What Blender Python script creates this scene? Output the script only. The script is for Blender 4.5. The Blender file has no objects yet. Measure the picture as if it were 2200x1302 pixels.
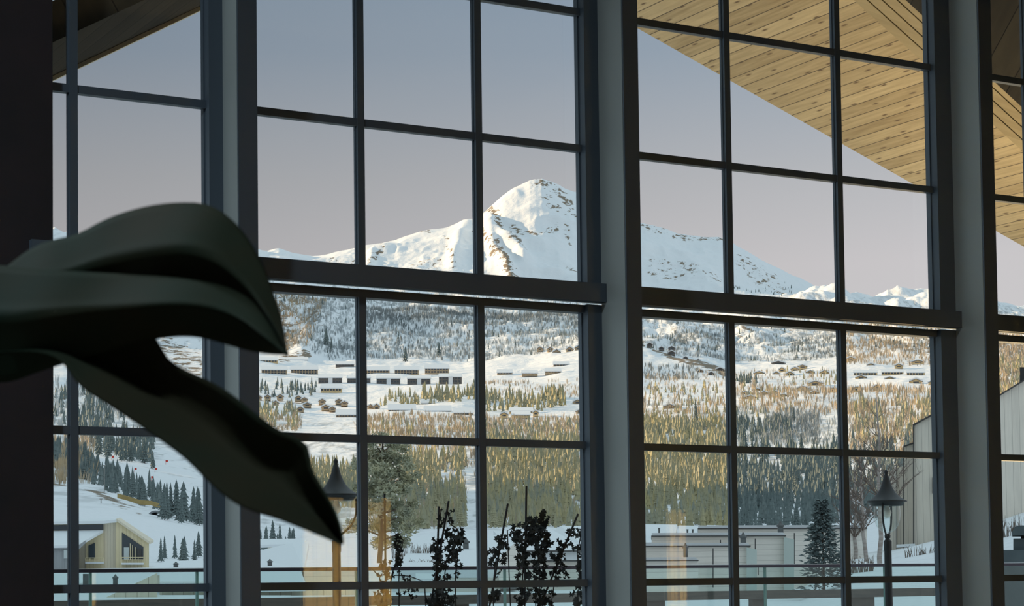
import bpy, bmesh, math, random
import numpy as np
from mathutils import Vector, Matrix

SC = bpy.context.scene
COL = SC.collection
random.seed(7)

# ------------------------------------------------------------------ camera
FPX, PIT, ROL, ALF, CY = 4213.9, 0.045759, -0.0128293, 0.519749, 1069.37
EZ = 1.25                                    # eye height above the room floor
C0 = Vector((0, 0, EZ))
_F = Vector((0, math.cos(PIT), math.sin(PIT)))
_U0 = Vector((0, -math.sin(PIT), math.cos(PIT)))
_R0 = Vector((1, 0, 0))
_R = math.cos(ROL) * _R0 + math.sin(ROL) * _U0
_U = -math.sin(ROL) * _R0 + math.cos(ROL) * _U0
cam = bpy.data.cameras.new('camera')
cam.sensor_width = 36.0
cam.lens = FPX / 2200 * 36
cam.shift_y = (CY - 651) / 2200
cam.clip_start = 0.05
cam.clip_end = 30000
cam.dof.use_dof = True
cam.dof.focus_distance = 40.0
cam.dof.aperture_fstop = 26.0
co = bpy.data.objects.new('camera', cam)
COL.objects.link(co)
M = Matrix((_R, _U, -_F)).transposed().to_4x4()
M.translation = C0
co.matrix_world = M
SC.camera = co

# ------------------------------------------------------------------ sky, sun, exposure
SC.view_settings.view_transform = 'Standard'
SC.view_settings.look = 'None'
SC.view_settings.gamma = 1
SC.view_settings.exposure = 0.0
w = bpy.data.worlds.new('sky')
SC.world = w
w.use_nodes = True
nt = w.node_tree
for n in list(nt.nodes): nt.nodes.remove(n)
tc = nt.nodes.new('ShaderNodeTexCoord')
sep = nt.nodes.new('ShaderNodeSeparateXYZ')
nt.links.new(tc.outputs['Generated'], sep.inputs[0])
ramp = nt.nodes.new('ShaderNodeValToRGB')
nt.links.new(sep.outputs['Z'], ramp.inputs[0])
els = ramp.color_ramp.elements
els[0].position = 0.0; els[0].color = (.50, .50, .50, 1)
els[1].position = 1.0; els[1].color = (.58, .74, .80, 1)
for p, c in ((.16, (.48, .465, .475)), (.205, (.39, .40, .42)), (.265, (.255, .31, .375)), (.32, (.21, .28, .36)), (.45, (.46, .57, .63))):
    e = els.new(p); e.color = c + (1,)
# brighter towards the right of the view (east), darker to the left
mr = nt.nodes.new('ShaderNodeMapRange')
nt.links.new(sep.outputs['X'], mr.inputs[0])
mr.inputs[1].default_value = -.30; mr.inputs[2].default_value = .22
mr.inputs[3].default_value = .83; mr.inputs[4].default_value = 1.32
bg = nt.nodes.new('ShaderNodeBackground')
nt.links.new(ramp.outputs[0], bg.inputs[0])
nt.links.new(mr.outputs[0], bg.inputs[1])
ow = nt.nodes.new('ShaderNodeOutputWorld')
nt.links.new(bg.outputs[0], ow.inputs[0])

TOSUN = Vector((-.90, .27, .25)).normalized()
sl = bpy.data.lights.new('sun', 'SUN')
sl.energy = 7.0
sl.color = (1.0, .72, .42)
sl.angle = math.radians(.6)
so = bpy.data.objects.new('sun', sl)
COL.objects.link(so)
so.rotation_euler = TOSUN.to_track_quat('Z', 'Y').to_euler()
# added warm fill light, unseen below the frame, to warm the timber soffit
SOFFIT_FILL = Vector((3.6, 13.8, .3))
fl = bpy.data.lights.new('soffit_floodlight', 'AREA')
fl.energy = 130; fl.color = (1.0, .72, .36); fl.size = .5
fo = bpy.data.objects.new('soffit_floodlight', fl); COL.objects.link(fo)
fo.location = SOFFIT_FILL + Vector((0, 0, .12))
fo.rotation_euler = (Vector((-.25, .45, -1))).to_track_quat('Z', 'Y').to_euler()

# ------------------------------------------------------------------ helpers
def ray(x, y):
    return _R * ((x - 1100) / FPX) + _U * ((CY - y) / FPX) + _F
def at(x, y, Y):
    r = ray(x, y)
    return C0 + r * (Y / r.y)
DV = Vector((math.cos(ALF), math.sin(ALF), 0))     # along the window wall
OV = Vector((-math.sin(ALF), math.cos(ALF), 0))    # outwards through the glass
W0 = Vector((0, 9.0, EZ))
def wp(u, wv, z): return W0 + DV * u + OV * wv + Vector((0, 0, z))
def uz(x, y, wv=0.0):
    r = ray(x, y)
    t = (W0 + OV * wv - C0).dot(OV) / r.dot(OV)
    P = C0 + r * t - (W0 + OV * wv)
    return P.dot(DV), P.z
def sc(Y): return FPX / Y

class MB:
    def __init__(s): s.v = []; s.f = []; s.m = []
    def add(s, vs, fs, mi=0):
        o = len(s.v); s.v.extend(Vector(v) for v in vs)
        s.f.extend(tuple(i + o for i in f) for f in fs); s.m.extend([mi] * len(fs))
        return s
    def hexa(s, p, mi=0):       # 8 points: bottom ring 0-3, top ring 4-7
        return s.add(p, [(3, 2, 1, 0), (4, 5, 6, 7), (0, 1, 5, 4), (1, 2, 6, 5), (2, 3, 7, 6), (3, 0, 4, 7)], mi)
    def box(s, x0, x1, y0, y1, z0, z1, mi=0):
        return s.hexa([(x0, y0, z0), (x1, y0, z0), (x1, y1, z0), (x0, y1, z0), (x0, y0, z1), (x1, y0, z1), (x1, y1, z1), (x0, y1, z1)], mi)
    def wbox(s, u0, u1, w0, w1, z0, z1, mi=0):
        return s.hexa([wp(u0, w0, z0), wp(u1, w0, z0), wp(u1, w1, z0), wp(u0, w1, z0), wp(u0, w0, z1), wp(u1, w0, z1), wp(u1, w1, z1), wp(u0, w1, z1)], mi)
    def prism(s, pts, ext, mi=0):   # polygon of 3D points extruded by a vector
        n = len(pts); pts = [Vector(p) for p in pts]; e = Vector(ext)
        nr = Vector((0, 0, 0))
        for i in range(n): nr += pts[i].cross(pts[(i + 1) % n])
        if nr.dot(e) > 0: pts = pts[::-1]
        v = pts + [p + e for p in pts]
        return s.add(v, [tuple(range(n)), tuple(range(2 * n - 1, n - 1, -1))] + [(i, i + n, (i + 1) % n + n, (i + 1) % n) for i in range(n)], mi)
    def slab(s, quad, t, mi=0):     # quad with thickness t downwards
        return s.prism(quad, (0, 0, -t), mi)
    def tube(s, pts, r, n=8, mi=0, cap=True):
        pts = [Vector(p) for p in pts]
        rs = r if isinstance(r, (list, tuple)) else [r] * len(pts)
        vs = []; fs = []
        for i, p in enumerate(pts):
            d = (pts[min(i + 1, len(pts) - 1)] - pts[max(i - 1, 0)]).normalized()
            a = d.cross(Vector((.31, .95, .05)) if abs(d.y) < .9 else Vector((1, 0, 0))).normalized(); b = d.cross(a)
            for k in range(n):
                t = 2 * math.pi * k / n
                vs.append(p + (a * math.cos(t) + b * math.sin(t)) * rs[i])
        for i in range(len(pts) - 1):
            for k in range(n):
                fs.append((i * n + k, i * n + (k + 1) % n, (i + 1) * n + (k + 1) % n, (i + 1) * n + k))
        if cap: fs += [tuple(range(n))[::-1], tuple((len(pts) - 1) * n + k for k in range(n))]
        return s.add(vs, fs, mi)
    def lathe(s, c, prof, n=28, mi=0):
        c = Vector(c); vs = []; fs = []
        for r, z in prof:
            for k in range(n):
                t = 2 * math.pi * k / n
                vs.append(c + Vector((r * math.cos(t), r * math.sin(t), z)))
        for i in range(len(prof) - 1):
            for k in range(n):
                fs.append((i * n + k, i * n + (k + 1) % n, (i + 1) * n + (k + 1) % n, (i + 1) * n + k))
        return s.add(vs, fs, mi)
    def build(s, name, mats, parent=None, smooth=False, label=None):
        me = bpy.data.meshes.new(name)
        off = parent.matrix_world.translation if parent else Vector((0, 0, 0))
        if parent:
            off = abs_loc(parent)
        me.from_pydata([tuple(v - off) for v in s.v], [], s.f)
        if not isinstance(mats, (list, tuple)): mats = [mats]
        for m in mats: me.materials.append(m)
        if len(mats) > 1: me.polygons.foreach_set('material_index', s.m)
        if smooth: me.polygons.foreach_set('use_smooth', [True] * len(me.polygons))
        me.validate(); me.update()
        o = bpy.data.objects.new(name, me); COL.objects.link(o)
        if parent: o.parent = parent
        if label: o['label'] = label
        return o
def abs_loc(o):
    v = Vector((0, 0, 0))
    while o: v = v + o.location; o = o.parent
    return v
def tag(o, label=None, cat=None, group=None, kind=None):
    if label: o['label'] = label
    if cat: o['category'] = cat
    if group: o['group'] = group
    if kind: o['kind'] = kind
    return o
def thing(name, label, cat, loc, group=None):
    o = bpy.data.objects.new(name, None); COL.objects.link(o); o.location = loc
    o.empty_display_size = .2
    return tag(o, label, cat, group)
def struct(o, label=None, cat=None): return tag(o, label, cat, None, 'structure')
def copy_tree(root, loc, scale=None, rz=None):
    r = root.copy(); COL.objects.link(r); r.location = loc
    if scale is not None: r.scale = scale if not isinstance(scale, (int, float)) else (scale,) * 3
    if rz is not None: r.rotation_euler = (0, 0, rz)
    for ch in list(root.children):
        c = ch.copy(); COL.objects.link(c); c.parent = r
    return r

# ------------------------------------------------------------------ materials
def mat(name, col, rough=.6, metal=0, spec=.5, noise=None, bump=None):
    m = bpy.data.materials.new(name); m.use_nodes = True
    b = m.node_tree.nodes['Principled BSDF']
    b.inputs['Base Color'].default_value = tuple(col) + (1,)
    b.inputs['Roughness'].default_value = rough
    b.inputs['Metallic'].default_value = metal
    b.inputs['Specular IOR Level'].default_value = spec
    t = m.node_tree
    if noise or bump:
        tc = t.nodes.new('ShaderNodeTexCoord')
    if noise:   # (scale, col2, stretch)
        mp = t.nodes.new('ShaderNodeMapping'); mp.inputs['Scale'].default_value = noise[2]
        t.links.new(tc.outputs['Object'], mp.inputs[0])
        nz = t.nodes.new('ShaderNodeTexNoise'); nz.inputs['Scale'].default_value = noise[0]; nz.inputs['Detail'].default_value = 5
        t.links.new(mp.outputs[0], nz.inputs['Vector'])
        r = t.nodes.new('ShaderNodeValToRGB')
        r.color_ramp.elements[0].position = .35; r.color_ramp.elements[0].color = tuple(col) + (1,)
        r.color_ramp.elements[1].position = .65; r.color_ramp.elements[1].color = tuple(noise[1]) + (1,)
        t.links.new(nz.outputs['Fac'], r.inputs[0]); t.links.new(r.outputs[0], b.inputs['Base Color'])
    if bump:    # (scale, strength, distance)
        nb = t.nodes.new('ShaderNodeTexNoise'); nb.inputs['Scale'].default_value = bump[0]; nb.inputs['Detail'].default_value = 6
        t.links.new(tc.outputs['Object'], nb.inputs['Vector'])
        bp = t.nodes.new('ShaderNodeBump'); bp.inputs['Strength'].default_value = bump[1]; bp.inputs['Distance'].default_value = bump[2]
        t.links.new(nb.outputs['Fac'], bp.inputs['Height']); t.links.new(bp.outputs[0], b.inputs['Normal'])
    return m
def boards(name, c1, c2, width, axis='X', gap=.05, gapcol=(.05, .035, .02), knots=False, rough=.6, grain=None):
    """timber boards of a given width counted along one object axis, each board its own tone, grain along the board"""
    m = bpy.data.materials.new(name); m.use_nodes = True
    t = m.node_tree; N = t.nodes; L = t.links
    b = N['Principled BSDF']; b.inputs['Roughness'].default_value = rough
    tc = N.new('ShaderNodeTexCoord'); sp = N.new('ShaderNodeSeparateXYZ'); L.new(tc.outputs['Object'], sp.inputs[0])
    dv = N.new('ShaderNodeMath'); dv.operation = 'DIVIDE'; dv.inputs[1].default_value = width; L.new(sp.outputs[axis], dv.inputs[0])
    fr = N.new('ShaderNodeMath'); fr.operation = 'FRACT'; L.new(dv.outputs[0], fr.inputs[0])
    fl_ = N.new('ShaderNodeMath'); fl_.operation = 'FLOOR'; L.new(dv.outputs[0], fl_.inputs[0])
    wn = N.new('ShaderNodeTexWhiteNoise'); wn.noise_dimensions = '1D'; L.new(fl_.outputs[0], wn.inputs['W'])
    g = N.new('ShaderNodeMath'); g.operation = 'LESS_THAN'; g.inputs[1].default_value = gap; L.new(fr.outputs[0], g.inputs[0])
    mp = N.new('ShaderNodeMapping')
    st = {'X': (14, 1, 1), 'Y': (1, 14, 1), 'Z': (1, 1, 14)}[axis]
    mp.inputs['Scale'].default_value = st; L.new(tc.outputs['Object'], mp.inputs[0])
    # shift the grain from board to board
    cb = N.new('ShaderNodeCombineXYZ'); 
    mm = N.new('ShaderNodeMath'); mm.operation = 'MULTIPLY'; mm.inputs[1].default_value = 37.0; L.new(wn.outputs['Value'], mm.inputs[0])
    for k in ('X', 'Y', 'Z'): L.new(mm.outputs[0], cb.inputs[k])
    ad = N.new('ShaderNodeVectorMath'); ad.operation = 'ADD'; L.new(mp.outputs[0], ad.inputs[0]); L.new(cb.outputs[0], ad.inputs[1])
    nz = N.new('ShaderNodeTexNoise'); nz.inputs['Scale'].default_value = grain or (.35 / width); nz.inputs['Detail'].default_value = 6; L.new(ad.outputs[0], nz.inputs['Vector'])
    mx = N.new('ShaderNodeMath'); mx.operation = 'MULTIPLY_ADD'; mx.inputs[1].default_value = .55; L.new(wn.outputs['Value'], mx.inputs[0])
    sb = N.new('ShaderNodeMath'); sb.operation = 'MULTIPLY_ADD'; sb.inputs[1].default_value = 1.3; sb.inputs[2].default_value = -.42; L.new(nz.outputs['Fac'], sb.inputs[0])
    L.new(sb.outputs[0], mx.inputs[2])
    c = N.new('ShaderNodeMix'); c.data_type = 'RGBA'; c.inputs[6].default_value = tuple(c1) + (1,); c.inputs[7].default_value = tuple(c2) + (1,)
    c.clamp_factor = True
    L.new(mx.outputs[0], c.inputs[0]); cur = c.outputs[2]
    if knots:
        vm = N.new('ShaderNodeMapping'); s1 = {'X': (1 / width, 1 / (width * 3.6), 1), 'Y': (1 / (width * 3.6), 1 / width, 1), 'Z': (1, 1, 1 / width)}[axis]
        vm.inputs['Scale'].default_value = s1; L.new(tc.outputs['Object'], vm.inputs[0])
        vo = N.new('ShaderNodeTexVoronoi'); vo.inputs['Scale'].default_value = 1.0; vo.voronoi_dimensions = '2D'; L.new(vm.outputs[0], vo.inputs['Vector'])
        r = N.new('ShaderNodeValToRGB'); r.color_ramp.elements[0].position = .03; r.color_ramp.elements[0].color = (1, 1, 1, 1)
        r.color_ramp.elements[1].position = .10; r.color_ramp.elements[1].color = (0, 0, 0, 1); L.new(vo.outputs['Distance'], r.inputs[0])
        k = N.new('ShaderNodeMix'); k.data_type = 'RGBA'; k.inputs[7].default_value = (c2[0] * .45, c2[1] * .38, c2[2] * .35, 1)
        L.new(r.outputs[0], k.inputs[0]); L.new(cur, k.inputs[6]); cur = k.outputs[2]
    q = N.new('ShaderNodeMix'); q.data_type = 'RGBA'; q.inputs[7].default_value = tuple(gapcol) + (1,)
    L.new(g.outputs[0], q.inputs[0]); L.new(cur, q.inputs[6]); L.new(q.outputs[2], b.inputs['Base Color'])
    return m
def glass(name, tint=(1, 1, 1), rough=0.0, ior=1.45, dens=1.0):
    m = bpy.data.materials.new(name); m.use_nodes = True
    t = m.node_tree; N = t.nodes; L = t.links
    N.remove(N['Principled BSDF']); out = N['Material Output']
    tr = N.new('ShaderNodeBsdfTransparent'); tr.inputs[0].default_value = tuple(tint) + (1,)
    gl = N.new('ShaderNodeBsdfGlossy'); gl.inputs['Roughness'].default_value = rough
    fr = N.new('ShaderNodeFresnel')
    ge = N.new('ShaderNodeNewGeometry'); iv = N.new('ShaderNodeMapRange')      # same reflectance on both faces of a thin pane
    iv.inputs[3].default_value = ior; iv.inputs[4].default_value = 1 / ior
    L.new(ge.outputs['Backfacing'], iv.inputs[0]); L.new(iv.outputs[0], fr.inputs[0])
    mx = N.new('ShaderNodeMixShader'); L.new(fr.outputs[0], mx.inputs[0]); L.new(tr.outputs[0], mx.inputs[1]); L.new(gl.outputs[0], mx.inputs[2])
    L.new(mx.outputs[0], out.inputs[0])
    return m

m_frame = mat('frame_paint', (.105, .14, .175), .55)
m_post = mat('post_paint', (.50, .55, .53), .6)
m_wallin = mat('dark_plaster', (.040, .030, .034), .85, noise=(3, (.026, .024, .027), (1, 1, 1)))
m_floor = boards('floor_boards', (.16, .12, .08), (.1, .075, .05), .14, 'X')
m_ceil = mat('ceiling_paint', (.22, .22, .22), .9, noise=(2, (.2, .2, .2), (1, 1, 1)))
m_glass = glass('window_glass')
m_bglass = glass('railing_glass', (.86, .935, .925))
m_globe = glass('lamp_glass', (.93, .97, .96), 0.02, 1.5)
m_snow = mat('snow', (.80, .845, .87), .7, bump=(3, .4, .05))
m_snow_far = mat('snow_far', (.84, .86, .88), .8)
m_metal = mat('black_lamp_metal', (.014, .017, .019), .5, .1, bump=(60, .15, .002))
m_rail = mat('handrail_metal', (.05, .045, .06), .4, .5)
m_steel = mat('clamp_steel', (.55, .58, .6), .3, 1)
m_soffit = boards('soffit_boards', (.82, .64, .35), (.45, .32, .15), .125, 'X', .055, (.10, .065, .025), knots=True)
m_beamw = boards('beam_boards', (.60, .46, .23), (.42, .31, .14), .30, 'Y', .0, knots=False)
m_groove = mat('groove_dark', (.06, .045, .02), .9)
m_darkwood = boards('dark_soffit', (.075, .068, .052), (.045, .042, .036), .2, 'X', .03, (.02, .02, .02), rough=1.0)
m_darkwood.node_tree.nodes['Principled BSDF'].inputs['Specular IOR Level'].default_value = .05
m_trim = mat('yellow_trim', (.85, .74, .50), .6, noise=(3, (.75, .62, .40), (1, 6, 6)))

# ------------------------------------------------------------------ terrain
XE = [-900, 100, 300, 450, 650, 860, 1030, 1250, 1400, 1570, 1720, 1830, 2020, 2200, 3100]
ROWS = [  # (distance, [(pixel column, pixel row)...])
 (24, [(-900, 1560), (3100, 1560)]),
 (42, [(-900, 1345), (3100, 1330)]),
 (60, [(-900, 1292), (1720, 1280), (1830, 1232), (2020, 1212), (2200, 1180), (3100, 1100)]),
 (85, [(-900, 1268), (1720, 1262), (1830, 1196), (1920, 1186), (2020, 1160), (2200, 1098), (3100, 1000)]),
 (130, [(-900, 1262), (650, 1262), (1720, 1255), (1830, 1190), (2020, 1150), (2200, 1096), (3100, 1000)]),
 (250, [(-900, 1215), (100, 1216), (650, 1212), (860, 1200), (1250, 1195), (1720, 1195), (1830, 1180), (2020, 1146), (2200, 1094), (3100, 1000)]),
 (400, [(-900, 1080), (100, 1110), (300, 1130), (450, 1168), (650, 1180), (860, 1170), (1030, 1160), (1250, 1155), (1720, 1150), (2020, 1140), (3100, 1000)]),
 (600, [(-900, 980), (100, 1060), (220, 1072), (300, 1092), (450, 1118), (650, 1142), (860, 1140), (1030, 1132), (1250, 1135), (1720, 1130), (2020, 1100), (3100, 990)]),
 (800, [(-900, 900), (100, 1000), (170, 1010), (300, 1052), (450, 1078), (650, 1090), (860, 1092), (1030, 1085), (1250, 1090), (1720, 1085), (2020, 1060), (3100, 960)]),
 (1100, [(-900, 820), (100, 935), (170, 950), (300, 968), (450, 1005), (650, 1000), (860, 1010), (1030, 1012), (1400, 1015), (1800, 1005), (2020, 980), (3100, 900)]),
 (1500, [(-900, 760), (100, 880), (300, 905), (450, 930), (650, 936), (860, 930), (1030, 935), (1400, 950), (1570, 950), (1720, 942), (1830, 925), (2020, 895), (3100, 820)]),
 (1900, [(-900, 700), (100, 820), (300, 850), (450, 875), (650, 892), (860, 896), (1030, 892), (1250, 886), (1400, 880), (1570, 872), (1720, 862), (2020, 850), (3100, 790)]),
 (2400, [(-900, 660), (100, 775), (300, 790), (450, 800), (650, 812), (860, 812), (1030, 808), (1250, 792), (1400, 815), (1570, 818), (1720, 806), (2020, 800), (3100, 740)]),
 (2900, [(-900, 560), (100, 715), (300, 728), (450, 745), (650, 768), (860, 772), (1030, 770), (1150, 760), (1250, 742), (1400, 748), (1570, 782), (1720, 772), (1830, 765), (2020, 752), (2200, 742), (3100, 700)]),
 (3700, [(-900, 300), (100, 540), (300, 580), (450, 600), (545, 612), (650, 625), (860, 642), (1030, 655), (1250, 672), (1400, 682), (1570, 688), (1720, 684), (1830, 684), (2020, 690), (2200, 695), (3100, 690)]),
 (4300, [(-900, 250), (60, 495), (130, 503), (300, 540), (450, 570), (545, 588), (650, 600), (860, 620), (1030, 632), (1250, 650), (1400, 660), (1570, 658), (1640, 638), (1700, 628), (1745, 612), (1770, 606), (1800, 607), (1830, 622), (1860, 632), (1885, 634), (1930, 622), (1970, 617), (2005, 621), (2060, 634), (2136, 645), (2200, 652), (3100, 690)]),
 (4800, [(-900, 330), (60, 520), (300, 560), (545, 566), (650, 578), (790, 590), (860, 590), (1030, 590), (1250, 610), (1400, 625), (1570, 634), (1700, 640), (3100, 720)]),
 (5500, [(-900, 420), (100, 540), (450, 535), (545, 531), (575, 540), (600, 535), (640, 545), (672, 552), (700, 548), (740, 536), (790, 525), (805, 524), (850, 518), (870, 509), (905, 500), (930, 492), (960, 486), (990, 476), (1016, 470), (1040, 462), (1060, 442), (1080, 423), (1100, 409), (1120, 397), (1138, 388), (1150, 386), (1165, 386), (1182, 392), (1200, 398), (1215, 407), (1235, 412), (1255, 411), (1275, 420), (1300, 438), (1340, 460), (1370, 477), (1400, 483), (1430, 492), (1455, 502), (1480, 505), (1510, 509), (1545, 511), (1570, 520), (1590, 532), (1620, 548), (1650, 566), (1680, 580), (1710, 594), (1740, 606), (1800, 640), (3100, 760)]),
 (6500, [(-900, 520), (1150, 560), (3100, 820)]),
]
LY = np.log(np.array([r[0] for r in ROWS], float))
def row_px(x):
    x = np.asarray(x, float)
    return np.array([np.interp(x, [p[0] for p in r[1]], [p[1] for p in r[1]]) for r in ROWS])
TAB = row_px(np.arange(-900, 3101))
def hash2(ix, iy, s):
    h = (ix.astype(np.int64) * 374761393 + iy.astype(np.int64) * 668265263 + s * 974634777) & 0xffffffff
    h = ((h ^ (h >> 13)) * 1274126177) & 0xffffffff
    return ((h ^ (h >> 16)) & 0xffff) / 65535.0
def vnoise(x, y, s=0):
    ix = np.floor(x); iy = np.floor(y); fx = x - ix; fy = y - iy
    fx = fx * fx * fx * (fx * (fx * 6 - 15) + 10); fy = fy * fy * fy * (fy * (fy * 6 - 15) + 10)
    a = hash2(ix, iy, s); b = hash2(ix + 1, iy, s); c = hash2(ix, iy + 1, s); d = hash2(ix + 1, iy + 1, s)
    return (a + (b - a) * fx + (c - a) * fy + (a - b - c + d) * fx * fy) * 2 - 1
def fbm(x, y, o=5, s=0, g=.5):
    v = 0; am = 1
    for k in range(o):
        v = v + am * vnoise(x, y, s + k); x = x * 2.03 + 11.3; y = y * 2.03 - 7.1; am *= g
    return v
def ridged(x, y, o=5, s=0):
    v = 0; am = 1
    for k in range(o):
        v = v + am * (1 - np.abs(vnoise(x, y, s + k)) * 2); x = x * 2.1 + 3.7; y = y * 2.1 + 9.2; am *= .52
    return v
def segdist(px, py, pts):
    d = np.full(np.shape(px), 1e9)
    for (x0, y0), (x1, y1) in zip(pts[:-1], pts[1:]):
        t = np.clip(((px - x0) * (x1 - x0) + (py - y0) * (y1 - y0)) / ((x1 - x0) ** 2 + (y1 - y0) ** 2), 0, 1)
        d = np.minimum(d, np.hypot(px - x0 - t * (x1 - x0), py - y0 - t * (y1 - y0)))
    return d
def relief(px, py, Y, WX):
    """extra height in metres of the real rock and snow relief"""
    m = Y / FPX
    far = np.clip((Y - 2600) / 700, 0, 1)
    peak = np.clip((Y - 4350) / 500, 0, 1)
    h = 2.2 * fbm(WX / 90, Y / 130, 4, 3) * np.clip(Y / 1500, .02, 1.4) * (1 - far * .4)
    h = h + far * (1 - peak) * (11 * ridged(WX / 210, Y / 330, 5, 20) - 9 + 5 * fbm(WX / 45, Y / 60, 4, 31))
    for pts, am, wd in (([(560, 640), (620, 700), (650, 760)], 16, 30), ([(650, 650), (700, 710)], 12, 24), ([(1600, 715), (1640, 735)], 12, 20), ([(1900, 720), (2000, 740)], 14, 26)):
        h = h + far * (1 - peak) * am * np.exp(-(segdist(px, py, pts) / wd) ** 2) * (1 + .6 * ridged(WX / 60, Y / 90, 4, 61))
    kn = np.clip((Y - 3300) / 500, 0, 1) * (1 - peak)
    h = h + kn * 9 * fbm(WX / 70, Y / 100, 4, 77)
    edge = np.clip((5600 - Y) / 350, 0.12, 1)
    h = h + peak * edge * (15 * ridged(WX / 330, Y / 420, 6, 40) - 12)
    # the rocky spine that falls from the summit to the left, a second one below it, and the snow shoulder further left
    for pts, am, wd in (([(1105, 420), (1045, 465), (1062, 505), (1110, 540), (1125, 562)], 30, 16),
                        ([(1040, 500), (1060, 540), (1085, 575), (1105, 610)], 26, 13),
                        ([(1000, 480), (985, 520), (975, 560)], 20, 14),
                        ([(905, 500), (850, 530), (800, 545), (788, 575)], 16, 14)):
        d = segdist(px, py, pts)
        h = h + peak * edge * am * np.exp(-(d / wd) ** 2)
    return h
def ground(px, Y, want_py=False):
    px = np.atleast_1d(np.asarray(px, float)); Y = np.atleast_1d(np.asarray(Y, float))
    R = row_px(px); ly = np.log(Y)
    i = np.clip(np.searchsorted(LY, ly) - 1, 0, len(LY) - 2)
    t = np.clip((ly - LY[i]) / (LY[i + 1] - LY[i]), 0, 1)
    ar = np.arange(len(px))
    py = R[i, ar] * (1 - t) + R[i + 1, ar] * t
    rx = _R.x * (px - 1100) / FPX + _U.x * (CY - py) / FPX + _F.x
    ry = _R.y * (px - 1100) / FPX + _U.y * (CY - py) / FPX + _F.y
    rz = _R.z * (px - 1100) / FPX + _U.z * (CY - py) / FPX + _F.z
    k = Y / ry
    WX = rx * k; WZ = EZ + rz * k
    WZ = WZ + relief(px, py, Y, WX)
    return WX, Y, WZ, py
def hit(px, py, ymin=45):
    """where the line of sight through a point first meets the hillside"""
    c = TAB[:, int(round(px)) + 900]
    for i in range(len(ROWS) - 1):
        if ROWS[i][0] < ymin: continue
        if c[i] >= py > c[i + 1]:
            t = (c[i] - py) / (c[i] - c[i + 1])
            Y = math.exp(LY[i] * (1 - t) + LY[i + 1] * t)
            a = ground([px], [Y])
            return Vector((a[0][0], Y, a[2][0]))
    return None
# bare rock bands on the mountain and hillside: (line, half width, strength)
ROCKS = [([(1150, 392), (1185, 400), (1205, 420), (1225, 440)], 13, .30), ([(1165, 425), (1185, 430)], 9, .22),
         ([(1045, 455), (1065, 470), (1075, 500), (1095, 522), (1120, 535)], 11, .40), ([(1060, 540), (1085, 565), (1100, 600)], 13, .42),
         ([(1095, 480), (1115, 492), (1150, 502), (1170, 495), (1195, 485)], 8, .32), ([(1215, 490), (1225, 515)], 7, .28),
         ([(1180, 440), (1240, 470)], 10, .20), ([(1220, 575), (1250, 580)], 9, .30), ([(1040, 590), (1075, 600)], 9, .30), ([(1150, 600), (1240, 596)], 10, .22),
         ([(955, 515), (968, 545), (975, 570)], 7, .32), ([(1020, 500), (1040, 520)], 8, .3), ([(790, 560), (820, 545), (845, 528)], 5, .26), ([(905, 500), (925, 497)], 4, .22), ([(700, 556), (740, 560), (765, 556)], 5, .25),
         ([(1370, 480), (1430, 500)], 8, .22), ([(1450, 510), (1560, 516)], 7, .24), ([(1590, 560), (1680, 610)], 16, .18), ([(1400, 560), (1540, 600)], 30, .14), ([(860, 570), (940, 560)], 18, .16),
         ([(1375, 739), (1400, 748), (1440, 766), (1470, 779), (1510, 787), (1556, 800)], 6, .6), ([(1560, 690), (1700, 700)], 12, .15),
         ([(560, 650), (600, 690), (620, 740)], 34, .30), ([(640, 650), (690, 700)], 26, .22), ([(600, 640), (690, 655)], 14, .26),
         ([(110, 512), (240, 560)], 20, .4), ([(340, 740), (440, 790)], 34, .3), ([(1900, 720), (2010, 760)], 26, .2), ([(2140, 740), (2200, 760)], 30, .25), ([(1600, 720), (1640, 740)], 16, .24),
         ([(112, 1040), (200, 1052), (260, 1085), (300, 1096)], 9, .30), ([(130, 1075), (180, 1100)], 5, .22), ([(600, 775), (665, 774)], 4, .4)]
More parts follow.
